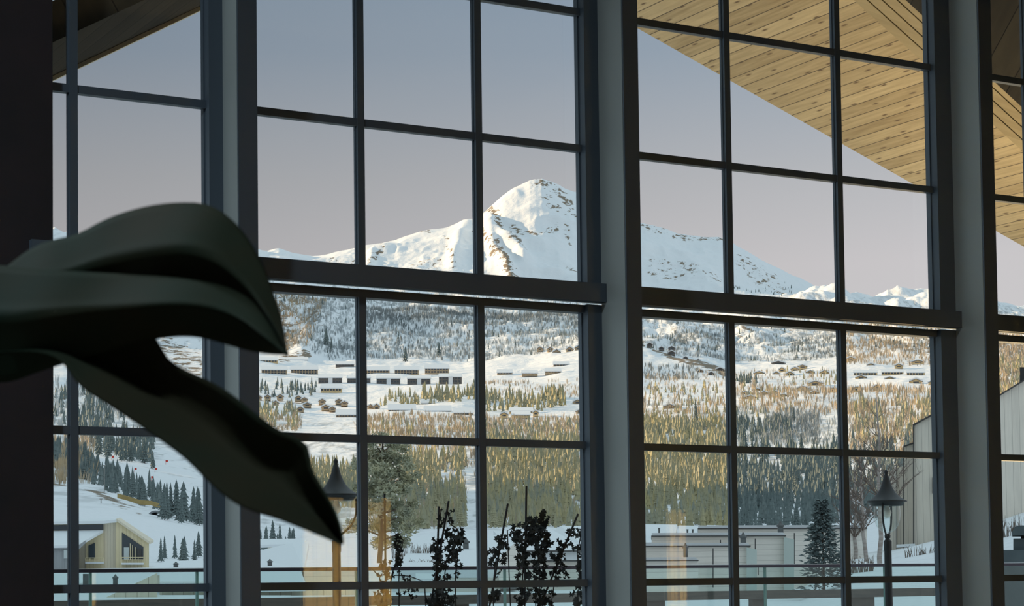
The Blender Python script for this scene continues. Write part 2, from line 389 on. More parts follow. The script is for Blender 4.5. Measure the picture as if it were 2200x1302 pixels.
def terrain():
    xs = np.concatenate([np.linspace(-900, 60, 60), np.arange(64, 2240, 3.0), np.linspace(2250, 3100, 50)])
    ys = []
    steps = {24: 4, 42: 6, 60: 8, 85: 8, 130: 8, 250: 16, 400: 20, 600: 20, 800: 28, 1100: 30, 1500: 26, 1900: 30, 2400: 26, 2900: 60, 3700: 30, 4300: 26, 4800: 84, 5500: 12}
    for a, b in zip(ROWS[:-1], ROWS[1:]):
        n = steps[a[0]]
        ys += list(np.exp(np.linspace(math.log(a[0]), math.log(b[0]), n, endpoint=False)))
    ys.append(6500.0)
    ys = np.array(ys)
    PX, YY = np.meshgrid(xs, ys)
    X, Y, Z, _ = ground(PX.ravel(), YY.ravel())
    n, m = len(ys), len(xs)
    vs = np.stack([X, Y, Z], 1)
    idx = np.arange(n * m).reshape(n, m)
    q = np.stack([idx[:-1, :-1], idx[:-1, 1:], idx[1:, 1:], idx[1:, :-1]], -1).reshape(-1, 4)
    me = bpy.data.meshes.new('mountain_valley')
    me.vertices.add(len(vs)); me.vertices.foreach_set('co', vs.ravel())
    me.loops.add(q.size); me.loops.foreach_set('vertex_index', q.ravel().astype(np.int32))
    me.polygons.add(len(q)); me.polygons.foreach_set('loop_start', np.arange(0, q.size, 4, dtype=np.int32))
    me.polygons.foreach_set('loop_total', np.full(len(q), 4, dtype=np.int32))
    me.polygons.foreach_set('use_smooth', [True] * len(q))
    me.update()
    gpx = PX.ravel(); gpy = _; gY = Y
    rk = np.zeros(len(vs))
    far = gY > 4350
    for pts, wd, am in ROCKS:
        rk = np.maximum(rk, am * np.exp(-(segdist(gpx, gpy, pts) / wd) ** 2) * ((far) if pts[0][1] < 600 else (gY < 4350)))
    at_ = me.attributes.new('rock', 'FLOAT', 'POINT'); at_.data.foreach_set('value', rk.astype(np.float32))
    o = bpy.data.objects.new('mountain_valley', me); COL.objects.link(o)
    return o
def terrain_mat():
    m = bpy.data.materials.new('snowy_ground'); m.use_nodes = True
    t = m.node_tree; N = t.nodes; L = t.links
    b = N['Principled BSDF']; b.inputs['Roughness'].default_value = .85; b.inputs['Specular IOR Level'].default_value = .15
    tc = N.new('ShaderNodeTexCoord'); ge = N.new('ShaderNodeNewGeometry')
    sp = N.new('ShaderNodeSeparateXYZ'); L.new(ge.outputs['Normal'], sp.inputs[0])
    def noise(scale, st, det=6):
        mp = N.new('ShaderNodeMapping'); mp.inputs['Scale'].default_value = st; L.new(tc.outputs['Object'], mp.inputs[0])
        nz = N.new('ShaderNodeTexNoise'); nz.inputs['Scale'].default_value = scale; nz.inputs['Detail'].default_value = det; nz.inputs['Roughness'].default_value = .62
        L.new(mp.outputs[0], nz.inputs['Vector']); return nz.outputs['Fac']
    def math_(op, a, c):
        k = N.new('ShaderNodeMath'); k.operation = op
        for i, v in enumerate((a, c)):
            if isinstance(v, (int, float)): k.inputs[i].default_value = v
            else: L.new(v, k.inputs[i])
        return k.outputs[0]
    def rampf(v, a, c):
        r = N.new('ShaderNodeMapRange'); r.interpolation_type = 'SMOOTHSTEP'; L.new(v, r.inputs[0]); r.inputs[1].default_value = a; r.inputs[2].default_value = c
        return r.outputs[0]
    def mixc(f, a, c):
        k = N.new('ShaderNodeMix'); k.data_type = 'RGBA'; L.new(f, k.inputs[0])
        for i, v in ((6, a), (7, c)):
            if isinstance(v, tuple): k.inputs[i].default_value = v + (1,)
            else: L.new(v, k.inputs[i])
        return k.outputs[2]
    # bare rock where it is steep and broken
    steep = math_('SUBTRACT', 1.0, sp.outputs['Z'])
    n1 = noise(.018, (1, .6, 1.6)); n2 = noise(.07, (1, .5, .45))
    ra = N.new('ShaderNodeAttribute'); ra.attribute_name = 'rock'
    n3 = noise(.06, (1, .5, 1.3), 10)
    rk = math_('ADD', math_('MULTIPLY', ra.outputs['Fac'], .62), math_('MULTIPLY', n3, 1.3))
    rk = math_('MULTIPLY', rk, rampf(ra.outputs['Fac'], .02, .12))
    rockf = math_('MAXIMUM', rampf(math_('ADD', math_('MULTIPLY', steep, .55), math_('MULTIPLY', n1, .9)), .78, .84), rampf(rk, .82, .88))
    rock = mixc(noise(.1, (1, 1, 1)), (.34, .26, .17), (.15, .14, .13))
    c = mixc(rockf, (.82, .85, .88), rock)
    # leafless birch scrub, standing as upright streaks on the hillsides
    pos = N.new('ShaderNodeSeparateXYZ'); L.new(tc.outputs['Object'], pos.inputs[0])
    yb = math_('MULTIPLY', rampf(pos.outputs['Y'], 2700, 3000), math_('SUBTRACT', 1.0, rampf(pos.outputs['Y'], 3900, 4500)))
    low = math_('MULTIPLY', rampf(pos.outputs['Y'], 420, 700), math_('SUBTRACT', 1.0, rampf(pos.outputs['Y'], 1500, 2100)))
    st = noise(.09, (1.3, .25, .35), 8)
    big = noise(.006, (1, .8, 1))
    sf = rampf(math_('ADD', st, math_('MULTIPLY', big, .55)), .76, .92)
    sf = math_('MULTIPLY', sf, math_('ADD', math_('MULTIPLY', yb, .62), math_('MULTIPLY', low, .5)))
    c = mixc(sf, c, (.17, .19, .19))
    L.new(c, b.inputs['Base Color'])
    bp = N.new('ShaderNodeBump'); bp.inputs['Strength'].default_value = .5; bp.inputs['Distance'].default_value = 6
    L.new(noise(.05, (1, 1, 1)), bp.inputs['Height']); L.new(bp.outputs[0], b.inputs['Normal'])
    return m
terr = terrain(); terr.data.materials.append(terrain_mat())
struct(terr, 'snow covered valley side rising to a rocky white mountain peak', 'mountain')

# ridge added unseen beyond the left edge to keep the near valley in shade
mb = MB()
prof = [(-1500, -1200, 700), (-1500, -100, 720), (-1500, 700, 690), (-1510, 1150, 620), (-1520, 1300, 520), (-1540, 1450, 330), (-1560, 1750, 110), (-1600, 2000, -60)]
for i in range(len(prof) - 1):
    (x0, y0, z0), (x1, y1, z1) = prof[i], prof[i + 1]
    mb.add([(x0 + 900, y0, -80), (x1 + 900, y1, -80), (x1, y1, z1), (x0, y0, z0), (x0 - 500, y0, -80), (x1 - 500, y1, -80)], [(0, 1, 2, 3), (3, 2, 5, 4)])
struct(mb.build('mountain_shoulder', m_snow_far), 'snowy mountain shoulder outside the left edge of the view', 'mountain')

# ------------------------------------------------------------------ room shell
# window columns (u of bar centres / glass edges) and bar heights z, all in metres on the window wall
ZT, ZA, ZU, ZL, ZC, ZD, ZB = 2.721, 2.068, 1.431, 1.288, .663, .017, -.62
ZTOP = 3.37; ZBOT = -.70
JW = -.05                                             # front of the frames
def post_geom(xs, xm, xe, y):
    """side foot, front left and front right pixel of a post -> depth and u range"""
    us = uz(xs, y, JW)[0]
    lo, hi = -.8, JW
    for _ in range(50):
        mid = (lo + hi) / 2
        if uz(xm, y, mid)[0] < us: lo = mid      # nearer plane gives smaller u for the same pixel
        else: hi = mid
    wf = (lo + hi) / 2
    return us, uz(xe, y, wf)[0], wf
posts = [post_geom(479, 509, 543, 250), post_geom(1292, 1343, 1369, 600), post_geom(2053, 2113, 2135, 650)]
bays = [  # glass left u, glass right u, bar centres
    (uz(114, 600, -.05)[0], uz(440, 250)[0], [-2.059]),
    (posts[0][1] + .03, uz(1250, 600)[0], [-.759, -.162]),
    (posts[1][1] + .03, uz(2006, 640)[0], [1.246, 1.945]),
    (posts[2][1] + .03, posts[2][1] + 1.75, [posts[2][1] + .52, posts[2][1] + 1.15])]
MW = .034; MH = .034
def bar(mb, u0, u1, w0, w1, z0, z1): mb.wbox(u0, u1, w0, w1, z0, z1)
wn_i = 0
for bi, (g0, g1, cols) in enumerate(bays):
    left = posts[bi - 1][0] + .021 if bi else g0 - .12
    right = (posts[bi][0] + .02) if bi < 3 else g1 + .1
    for (z0, z1, rows, fb, ft) in ((ZBOT, ZL, [ZC, ZD], .07, .048), (ZU, ZTOP, [ZA, ZT], .055, .06)):
        wn_i += 1
        side = 'lower' if z0 < 0 else 'upper'
        root = thing('window_%d' % wn_i, '%s dark framed lattice window, %s' % (side, ['left of the first post', 'between the first and second posts', 'between the second and third posts', 'right of the third post'][bi]), 'window', wp((g0 + g1) / 2, 0, z0))
        root['kind'] = 'structure'
        # frame round the glass; lower frames reach up to the slit under the transom
        f = MB()
        zt = z1 + (ft if side == 'upper' else .036); zb = z0 - (fb if side == 'lower' else .055)
        f.wbox(left, g0, JW, .04, zb, zt); f.wbox(g1, right, JW, .04, zb, zt)
        f.wbox(g0, g1, JW + .03, .04, z1, zt); f.wbox(g0, g1, JW + .03, .04, zb, z0)
        # small stepped glazing bead
        f.wbox(g1 - .006, g1 + .001, JW + .05, .03, z0, z1)
        f.build('frame', m_frame, root)
        for c in cols:
            k = MB(); k.wbox(c - MW / 2, c + MW / 2, -.022, .018, z0, z1); k.wbox(c - MW / 2 - .004, c + MW / 2 + .004, -.004, .012, z0, z1)
            k.build('glazing_bar', m_frame, root)
        for c in rows:
            k = MB(); k.wbox(g0, g1, -.018, .016, c - MH / 2, c + MH / 2)
            k.build('glazing_bar', m_frame, root)
        k = MB(); k.wbox(g0 - .005, g1 + .005, .002, .006, z0 - .005, z1 + .005)
        k.build('pane', m_glass, root)
for i, (a, b, wf) in enumerate(posts):
    k = MB(); k.wbox(a, b, wf, JW + .001, ZBOT - .5, ZTOP + .3)
    o = k.build('trim_%d' % (i + 1), m_post)
    struct(o, ['grey steel post nearest the plant leaves', 'grey steel post in the middle of the window wall', 'grey steel post right of the timber soffit view'][i], 'post')
    k = MB(); k.wbox(b - .012, b + .016, wf - .004, wf + .03, ZBOT - .5, ZTOP + .3)
    k.build('front_flange', m_frame, o)
# post fronts lie in shade: dark strips added to put that into colour
for i, (a, b, wf) in enumerate(posts):
    k = MB(); k.wbox(a + .001, b + .016, wf - .012, wf - .001, ZBOT - .5, ZTOP + .3)
    o = k.build('trim_%d' % (i + 4), m_frame)
    struct(o, ['dark cover strip on the post nearest the plant leaves', 'dark cover strip on the middle post', 'dark cover strip on the right post'][i], 'trim')
# transom beam between the upper and lower windows, with a slit added below it to give the bright line
tz0, tz1 = 1.352, ZU - .0
for i, (g0, g1, cols) in enumerate(bays):
    L_ = g0 - .1; R_ = posts[i][0] if i < 3 else g1 + .1
    k = MB(); k.wbox(L_, R_, JW, .05, 1.345, tz1 - .012); k.wbox(L_, R_, JW - .045, JW, 1.332, tz1 - .012)
    struct(k.build('trim_%d' % (i + 7), m_frame), 'dark transom beam ' + ['left of the first post', 'between the first and second posts', 'between the second and third posts', 'right of the third post'][i], 'trim')
# walls, floor, ceiling
def rbox(name, pts, m, lab, cat):
    k = MB(); k.hexa(pts); return struct(k.build(name, m), lab, cat)
UL, UR = -2.13, bays[3][1] + .3
# front wall: opaque part left of the window, parapet below it, gable above it, part right of it
k = MB()
k.wbox(-8.0, uz(113, 600, -.06)[0], -.06, .12, -EZ, 4.6); k.wbox(-2.2, UR, -.04, .12, -EZ, ZBOT - .06); k.wbox(-2.2, UR, -.04, .12, ZTOP + .05, 4.6); k.wbox(bays[3][1] + .08, 8.0, -.04, .12, -EZ, 4.6)
struct(k.build('wall_front', m_wallin), 'dark wall around the lattice windows', 'wall')
def room_pt(u, wv, z): return wp(u, wv, z)
B = -14.0
k = MB(); k.wbox(-8.1, -8.0, B, .12, -EZ, 4.6); struct(k.build('wall_left', m_wallin), 'dark left wall of the room', 'wall')
k = MB(); k.wbox(8.0, 8.1, B, .12, -EZ, 4.6); struct(k.build('wall_right', m_wallin), 'dark right wall of the room', 'wall')
k = MB(); k.wbox(-8.1, 8.1, B - .1, B, -EZ, 4.6); struct(k.build('wall_back', m_wallin), 'back wall of the room behind the viewer', 'wall')
k = MB(); k.wbox(-8.1, 8.1, B - .1, .12, -EZ - .15, -EZ); struct(k.build('floor', m_floor), 'timber floor of the room', 'floor')
k = MB(); k.wbox(-8.1, 8.1, B - .1, .12, 4.6, 4.75); struct(k.build('ceiling', m_ceil), 'ceiling of the room', 'ceiling')
# added fill lamps, unseen, lift the room just out of black
cl = thing('ceiling_lamp', 'round white lamp on the ceiling behind the viewer', 'lamp', wp(-6, -3, 4.5))
k = MB(); k.lathe(wp(-6, -3, 4.52), [(.0, .08), (.16, .08), (.18, .0), (.0, -.03)]); k.build('shade', mat('lamp_shade_white', (.8, .78, .7), .5), cl, True)
pl = bpy.data.lights.new('ceiling_lamp_light', 'AREA'); pl.energy = 150; pl.color = (.75, .9, 1); pl.size = .5
po = bpy.data.objects.new('ceiling_lamp_light', pl); COL.objects.link(po); po.location = wp(-6, -3, 4.42)
cl = thing('ceiling_lamp', 'round white lamp on the ceiling at the back of the room', 'lamp', wp(-5, -12, 4.5))
k = MB(); k.lathe(wp(-5, -12, 4.52), [(.0, .08), (.16, .08), (.18, .0), (.0, -.03)]); k.build('shade', bpy.data.materials['lamp_shade_white'], cl, True)
pl = bpy.data.lights.new('back_lamp_light', 'AREA'); pl.energy = 150; pl.color = (.8, .9, 1); pl.size = .5
po = bpy.data.objects.new('back_lamp_light', pl); COL.objects.link(po); po.location = wp(-5, -12, 4.42)
# stand-in yellow panel and column with added spots make the warm reflections in the panes
m_refl_panel = boards('yellow_screen', (.85, .70, .34), (.70, .52, .2), .075, 'X', .10, (.18, .11, .04))
def uplit(name, label, cat, u, hw, ztop, wv, m, e):
    t = thing(name, label, cat, wp(u, wv, -EZ))
    k = MB(); n = 9
    for i in range(n):
        a = u - hw + 2 * hw * i / n; b = a + 2 * hw / n
        k.wbox(a, b, wv - .05, wv + (.012 if i % 2 else 0), -EZ, ztop - (.03 if i % 3 == 1 else 0))
    k.build('panel', m, t)
    k = MB(); k.wbox(u - hw - .02, u + hw + .02, wv - .08, wv + .03, -EZ, -EZ + .06); k.build('foot', m_frame, t)
    l = bpy.data.lights.new(name + '_lamp', 'SPOT'); l.energy = e; l.color = (1, .74, .36); l.spot_size = math.radians(58); l.spot_blend = .6; l.shadow_soft_size = .05  # added spot, brightens the panel for its reflection
    o = bpy.data.objects.new(name + '_lamp', l); COL.objects.link(o); o.location = wp(u, wv + .9, -EZ + .12)
    o.rotation_euler = (wp(u, wv + .9, -EZ + .12) - wp(u, wv, .1)).to_track_quat('Z', 'Y').to_euler()
    f = thing('floor_lamp', 'small black floor uplighter in front of the ' + name.replace('_', ' '), 'lamp', wp(u, wv + .95, -EZ))
    k = MB(); k.lathe(wp(u, wv + .95, -EZ), [(0, 0), (.07, 0), (.07, .05), (.03, .06), (0, .06)], 16); k.build('housing', m_metal_, f)
m_metal_ = mat('lamp_black', (.02, .02, .02), .5)
uplit('folding_screen', 'yellow vertically striped screen, seen reflected low in the panes beside the left lamp post', 'screen', 1.50, .35, .66, -5, m_refl_panel, 850)
uplit('timber_column', 'warm lit timber column, seen reflected low in the pane right of the middle post', 'column', 4.36, .095, .60, -5, m_refl_panel, 700)

# ------------------------------------------------------------------ roof overhang outside
def soffit_plane(p1, p2, off):
    """plane through two points seen at the verge (offset outwards) and containing the outward direction"""
    a = wp(*_uzo(p1, off)); b = wp(*_uzo(p2, off))
    return a, b, (b - a).cross(OV).normalized()
def _uzo(p, off):
    u, z = uz(p[0], p[1], off); return (u, off, z)
def onplane(x, y, a, n):
    r = ray(x, y); return C0 + r * ((a - C0).dot(n) / r.dot(n))
SA, SB, SN = soffit_plane((1365, 58), (2005, 420), 4.0)
E1 = (SB - SA).normalized()
def soffit(name, a, e, s0, s1, o0, o1, thick, m, lab):
    """board built in its own frame: local x down the slope, local y outwards"""
    n = e.cross(OV).normalized()
    if n.z < 0: n = -n
    me = MB(); me.box(s0, s1, o0, o1, 0, thick)
    o = me.build(name, m)
    o.matrix_world = Matrix((e, OV, n)).transposed().to_4x4() if False else Matrix.Translation(a) @ Matrix((e, OV, n)).transposed().to_4x4()
    return o
so1 = soffit('roof_overhang', SA, E1, -6.0, 6.5, -3.90, 0, .18, m_soffit, '')
struct(so1, 'pale timber boarded soffit sloping down to the right', 'roof')
# grooved hip beam under the boards
g = onplane
q = [(1840, -14), (2000, 131), (2260, 362), (2620, 680)]
bv = (onplane(2200, 310, SA, SN) - onplane(1855, 0, SA, SN)).normalized()
side = bv.cross(SN).normalized()
p0 = onplane(1855, 0, SA, SN)
if (onplane(2000, 0, SA, SN) - p0).dot(side) < 0: side = -side
hb = thing('roof_beam', 'pale timber hip beam of grooved boards under the soffit', 'beam', p0)
width = (onplane(1990, 0, SA, SN) - p0).dot(side)
nb = 4
for i in range(nb):
    a = p0 + side * (width * 1.05 * i / nb); e = side * (width * 1.05 / nb - .012)
    dn = Vector((0, 0, -1))
    t0, t1 = -1.6, 3.4
    k = MB()
    k.hexa([a + bv * t0 + dn * (.06 + .01 * i), a + bv * t1 + dn * (.06 + .01 * i), a + e + bv * t1 + dn * (.07 + .01 * i), a + e + bv * t0 + dn * (.07 + .01 * i),
            a + bv * t0, a + bv * t1, a + e + bv * t1, a + e + bv * t0])
    k.build('board', m_beamw, hb)
# dark ceiling piece above the beam in the top right corner
a = p0 + side * (width * 1.08)
k = MB(); dn = Vector((0, 0, -1))
k.hexa([a + bv * -1.6 + dn * .16, a + bv * 3.4 + dn * .16, a + side * 1.6 + bv * 3.4 + dn * .16, a + side * 1.6 + bv * -1.6 + dn * .16,
        a + bv * -1.6 + dn * .02, a + bv * 3.4 + dn * .02, a + side * 1.6 + bv * 3.4 + dn * .02, a + side * 1.6 + bv * -1.6 + dn * .02])
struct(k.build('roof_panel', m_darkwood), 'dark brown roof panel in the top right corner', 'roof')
# left slope, dark, with a pale fascia
TA, TB, TN = soffit_plane((115, 163), (440, 9), 1.6)
E2 = (TB - TA).normalized()
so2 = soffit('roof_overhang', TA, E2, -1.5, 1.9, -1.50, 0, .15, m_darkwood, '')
struct(so2, 'dark boarded soffit sloping down to the left', 'roof')
k = MB(); n2 = E2.cross(OV).normalized(); n2 = n2 if n2.z > 0 else -n2
a0 = TA - E2 * 1.5; a1 = TA + E2 * 1.9
k.hexa([a0 + OV * -.035, a1 + OV * -.035, a1 + OV * .01, a0 + OV * .01, a0 + OV * -.035 + n2 * .02, a1 + OV * -.035 + n2 * .02, a1 + OV * .01 + n2 * .02, a0 + OV * .01 + n2 * .02])
for p in range(len(k.v)): k.v[p] = k.v[p] - n2 * .022
struct(k.build('roof_fascia', m_trim), 'pale yellow fascia edging the dark left soffit', 'trim')
# ------------------------------------------------------------------ terrace, railing, lamps
k = MB(); k.hexa([wp(-9, .12, -1.45), wp(14, .12, -1.45), wp(14, 9.0, -1.45), wp(-9, 9.0, -1.45), wp(-9, .12, -1.22), wp(14, .12, -1.22), wp(14, 9.0, -1.22), wp(-9, 9.0, -1.22)])
struct(k.build('terrace_floor', m_snow), 'snow covered terrace outside the windows', 'terrace')
TZ = EZ - 1.22
# housing made up for the added soffit fill light
fb = thing('floodlight', 'small black floodlight on the snowy terrace aimed at the soffit', 'lamp', SOFFIT_FILL)
k = MB(); k.box(SOFFIT_FILL.x - .2, SOFFIT_FILL.x + .2, SOFFIT_FILL.y - .12, SOFFIT_FILL.y + .12, TZ, SOFFIT_FILL.z + .08); k.build('housing', m_metal, fb)

def rail_pt(x):
    y = np.interp(x, [110, 725, 1250, 1500, 2200], [1223, 1220, 1217, 1215.5, 1210.5])
    # railing runs parallel to the wall, 7.5 m out
    off = 7.5
    r = ray(x, y); t = (W0 + OV * off - C0).dot(OV) / r.dot(OV)
    return C0 + r * t
ru0 = (rail_pt(110) - W0).dot(DV); ru1 = (rail_pt(2200) - W0).dot(DV)
zr = (rail_pt(1100) - W0).z
bal = thing('terrace_railing', 'frameless green glass terrace railing with a thin dark handrail', 'railing', wp((ru0 + ru1) / 2, 7.5, -1.22))
k = MB(); k.wbox(ru0 - 3, ru1 + 3, 7.47, 7.53, zr - .024, zr + .004); k.build('handrail', m_rail, bal)
k = MB(); k.wbox(ru0 - 3, ru1 + 3, 7.465, 7.535, zr + .004, zr + .008); k.build('snow_line', m_snow, bal)
ju = []
for x in (423, 765, 1084, 1643, 1900): ju.append((rail_pt(x) - W0).dot(DV))
js = sorted([ju[0] - 1.9, ju[0] - .9] + ju + [(ju[2] + ju[3]) / 2, ju[4] + 1.0, ju[4] + 2.0])
js = [ru0 - 3] + js + [ru1 + 3]
for a, b in zip(js[:-1], js[1:]):
    k = MB(); k.wbox(a + .006, b - .006, 7.495, 7.507, -1.16, zr - .024); k.build('glass_panel', m_bglass, bal)
m_edge = mat('glass_edge', (.16, .30, .27), .2)
for j in js[1:-1]:
    k = MB(); k.wbox(j - .010, j + .010, 7.49, 7.512, -1.2, zr - .024); k.build('panel_joint', m_edge, bal)

# low timber fence beyond the glass
m_fence = mat('grey_fence_timber', (.12, .10, .088), .8, noise=(4, (.085, .075, .07), (1, 1, 10)))
def fpt(x, y, off=13.0):
    r = ray(x, y); t = (W0 + OV * off - C0).dot(OV) / r.dot(OV); return C0 + r * t
fz1 = (fpt(1400, 1272) - W0).z; fz0 = (fpt(1400, 1291) - W0).z
fn = thing('timber_fence', 'weathered timber rail fence standing beyond the glass railing', 'fence', wp(1, 13, -1.6))
k = MB(); k.wbox(-4, 26, 12.97, 13.03, fz0, fz1); k.build('rail', m_fence, fn)
for x0, x1 in ((60, 110), (700, 730), (1393, 1432), (1620, 1650), (1830, 1882), (2160, 2170), (980, 1010), (330, 350)):
    a = (fpt(x0, 1295) - W0).dot(DV); b = (fpt(x1, 1295) - W0).dot(DV)
    k = MB(); k.wbox(a, b, 13.03, 13.12, -1.9, fz1 - .01); k.build('post', m_fence, fn)

m_bulb = mat('bulb_glass', (.8, .8, .74), .15)
def street_lamp(px, Y, ang, label):
    s = 1 / 234.0                                  # the cast lamp is one size: pixels of the right lamp at 18 m
    topz = {1: 1008, 0: 985}
    base = at(px, 1300, Y); cx, cyy = base.x, base.y
    zt = at(px, 1008 if px > 1500 else 984, Y).z
    def Z(y): return zt - (y - 1008) * s
    root = thing('street_lamp', label, 'lamp', (cx, cyy, TZ), 'terrace lamps')
    c = Vector((cx, cyy, 0))
    k = MB(); k.lathe(c, [(.0, Z(1008)), (3 * s, Z(1011)), (4.6 * s, Z(1015)), (3.2 * s, Z(1019)), (5 * s, Z(1022)), (7 * s, Z(1030)), (10 * s, Z(1040)), (14 * s, Z(1050)), (20 * s, Z(1060)), (28 * s, Z(1068)), (38 * s, Z(1074.5)), (43 * s, Z(1076.5)), (43 * s, Z(1079)), (37 * s, Z(1080)), (33 * s, Z(1087)), (28 * s, Z(1087)), (0, Z(1082))], 36)
    k.build('cap', m_metal, root, True)
    k = MB(); k.lathe(c, [(27 * s, Z(1087)), (28 * s, Z(1095)), (28 * s, Z(1108)), (27 * s, Z(1118)), (23 * s, Z(1130)), (16 * s, Z(1139)), (8 * s, Z(1144)), (.5 * s, Z(1145))], 32)
    k.build('glass_globe', m_globe, root, True)
    k = MB(); k.lathe(c, [(4 * s, Z(1087)), (4 * s, Z(1090)), (7 * s, Z(1094)), (9.5 * s, Z(1101)), (8 * s, Z(1108)), (4 * s, Z(1112)), (.3 * s, Z(1113))], 20)
    k.build('bulb', m_bulb, root, True)
    for sg in (-1, 1):
        d = Vector((math.cos(ang), math.sin(ang), 0)) * sg
        pts = [c + d * (r * s) + Vector((0, 0, Z(y))) for r, y in ((37, 1084), (37.5, 1100), (37, 1112), (34, 1123), (27, 1135), (17, 1145), (7, 1152), (2, 1156))]
        k = MB(); k.tube(pts, 2.1 * s, 8); k.build('arm', m_metal, root, True)
    k = MB(); k.lathe(c, [(0, Z(1146)), (5.5 * s, Z(1147)), (6.5 * s, Z(1151)), (6 * s, Z(1156)), (4 * s, Z(1158)), (7 * s, Z(1161)), (8.6 * s, Z(1163)), (8.6 * s, Z(1182)), (7.8 * s, Z(1184)), (8.2 * s, Z(1300)), (8.4 * s, TZ + .3), (14 * s, TZ + .25), (16 * s, TZ), (0, TZ)], 24)
    k.build('pole', m_metal, root, True)
    return root
street_lamp(1910, 18.0, math.radians(65), 'black bell-capped lamp post in front of the wood-clad building at right')
street_lamp(724, 15.6, math.radians(8), 'black bell-capped lamp post partly hidden by the long leaf')

# ------------------------------------------------------------------ climbing plants on canes outside the glass
m_cane = mat('dark_cane', (.02, .018, .022), .6)
m_ivy = mat('dark_ivy_leaf', (.022, .030, .028), .5, noise=(20, (.035, .032, .022), (1, 1, 1)))
m_ivystem = mat('ivy_stem', (.03, .022, .016), .7)
YP = 11.2
pls = MB()
rnd = random.Random(3)
def ivy_leaf(k, p, s, rr):
    n = Vector((rr.uniform(-.5, .5), -1, rr.uniform(-.4, .4))).normalized()
    a = n.cross(Vector((rr.uniform(-1, 1), 0, rr.uniform(-1, 1)))).normalized(); b = n.cross(a)
    pts = [(0, 0), (.35, -.28), (.95, -.35), (.62, .1), (.78, .62), (.28, .5), (0, 1.1), (-.28, .5), (-.78, .62), (-.62, .1), (-.95, -.35), (-.35, -.28)]
    vs = [p + a * (x * s) + b * (y * s) + n * (.12 * s * (x * x)) for x, y in pts]
    vs.append(p + b * .3 * s)
    k.add(vs, [(i, (i + 1) % 12, 12) for i in range(12)])
def plant(label, canes, blobs, stems, arch=None):
    x0 = canes[0][0][0] if canes else stems[0][0][0]
    base = at(x0, 1400, YP); base.z = .62
    root = thing('climbing_plant', label, 'plant', base, 'climbing plants on canes outside the window')
    for (a, b) in canes:
        pa = at(a[0], a[1], YP); pb = at(b[0], b[1], YP)
        d = (pa - pb); pb2 = pb - d * ((pb.z - .60) / max(d.z, .01))
        k = MB(); k.tube([pb2, pa], .0062, 6); k.build('cane', m_cane, root)
    k = MB()
    for st in stems:
        p = [at(x, y, YP + rnd.uniform(-.03, .03)) for x, y in st]
        if p[-1].z > .7: p.append(Vector((p[-1].x + rnd.uniform(-.03, .03), YP, .6)))
        k.tube(p, .0035, 5)
    k.build('stem', m_ivystem, root)
    k = MB()
    for (cx, cy_, rx, ry, n, s) in blobs:
        for _ in range(int(n * .66)):
            t = rnd.uniform(0, 6.283); r = math.sqrt(rnd.random())
            x = cx + rx * r * math.cos(t); y = cy_ + ry * r * math.sin(t)
            ivy_leaf(k, at(x, y, YP + rnd.uniform(-.08, .08)), s * rnd.uniform(.7, 1.25) / sc(YP), rnd)
    k.build('foliage', m_ivy, root)
    return root
plant('ivy with thin arching shoots in the left of the planter', [((826, 1061), (828, 1200))],
      [(856, 1162, 9, 12, 12, 7), (858, 1185, 8, 16, 14, 7), (855, 1208, 9, 14, 12, 8), (824, 1232, 14, 26, 30, 6), (866, 1238, 26, 10, 14, 5), (822, 1285, 20, 26, 46, 7), (880, 1272, 30, 14, 20, 6), (832, 1208, 8, 6, 4, 6)],
      [[(851, 1152), (866, 1160), (862, 1180), (848, 1215), (840, 1240)], [(830, 1246), (850, 1236), (880, 1238), (912, 1250)], [(858, 1218), (857, 1250)], [(800, 1222), (815, 1240), (826, 1290)], [(846, 1228), (836, 1260), (828, 1300)]])
plant('ivy on a pair of crossed canes, second from the left', [((943, 1088), (938, 1250)), ((964, 1076), (946, 1180))],
      [(958, 1098, 16, 8, 9, 6), (945, 1122, 9, 16, 14, 6), (966, 1116, 6, 16, 9, 6), (978, 1150, 20, 14, 26, 9), (990, 1160, 8, 8, 6, 12), (938, 1175, 14, 22, 34, 7), (975, 1180, 18, 20, 32, 8), (940, 1205, 12, 22, 30, 7), (972, 1205, 14, 14, 16, 7), (985, 1205, 7, 28, 12, 6), (948, 1235, 18, 26, 44, 8), (982, 1236, 8, 14, 8, 5), (940, 1285, 24, 24, 60, 8), (965, 1285, 14, 24, 26, 7)],
      [[(963, 1100), (966, 1125), (980, 1135), (986, 1142), (980, 1170), (958, 1210), (950, 1300)], [(948, 1095), (944, 1120), (940, 1160), (936, 1210), (938, 1300)], [(984, 1180), (978, 1250)]])
plant('ivy on a bare leaning cane left of the tall bushy one', [((1091, 1082), (1062, 1245))],
      [(1080, 1160, 13, 10, 16, 7), (1068, 1176, 14, 12, 18, 7), (1082, 1180, 10, 14, 20, 7), (1060, 1198, 10, 18, 20, 7), (1078, 1200, 12, 12, 14, 6), (1046, 1190, 5, 12, 5, 5), (1065, 1225, 14, 14, 12, 5), (1062, 1283, 13, 14, 26, 8)],
      [[(1048, 1186), (1060, 1175), (1066, 1200), (1060, 1250), (1060, 1300)]])
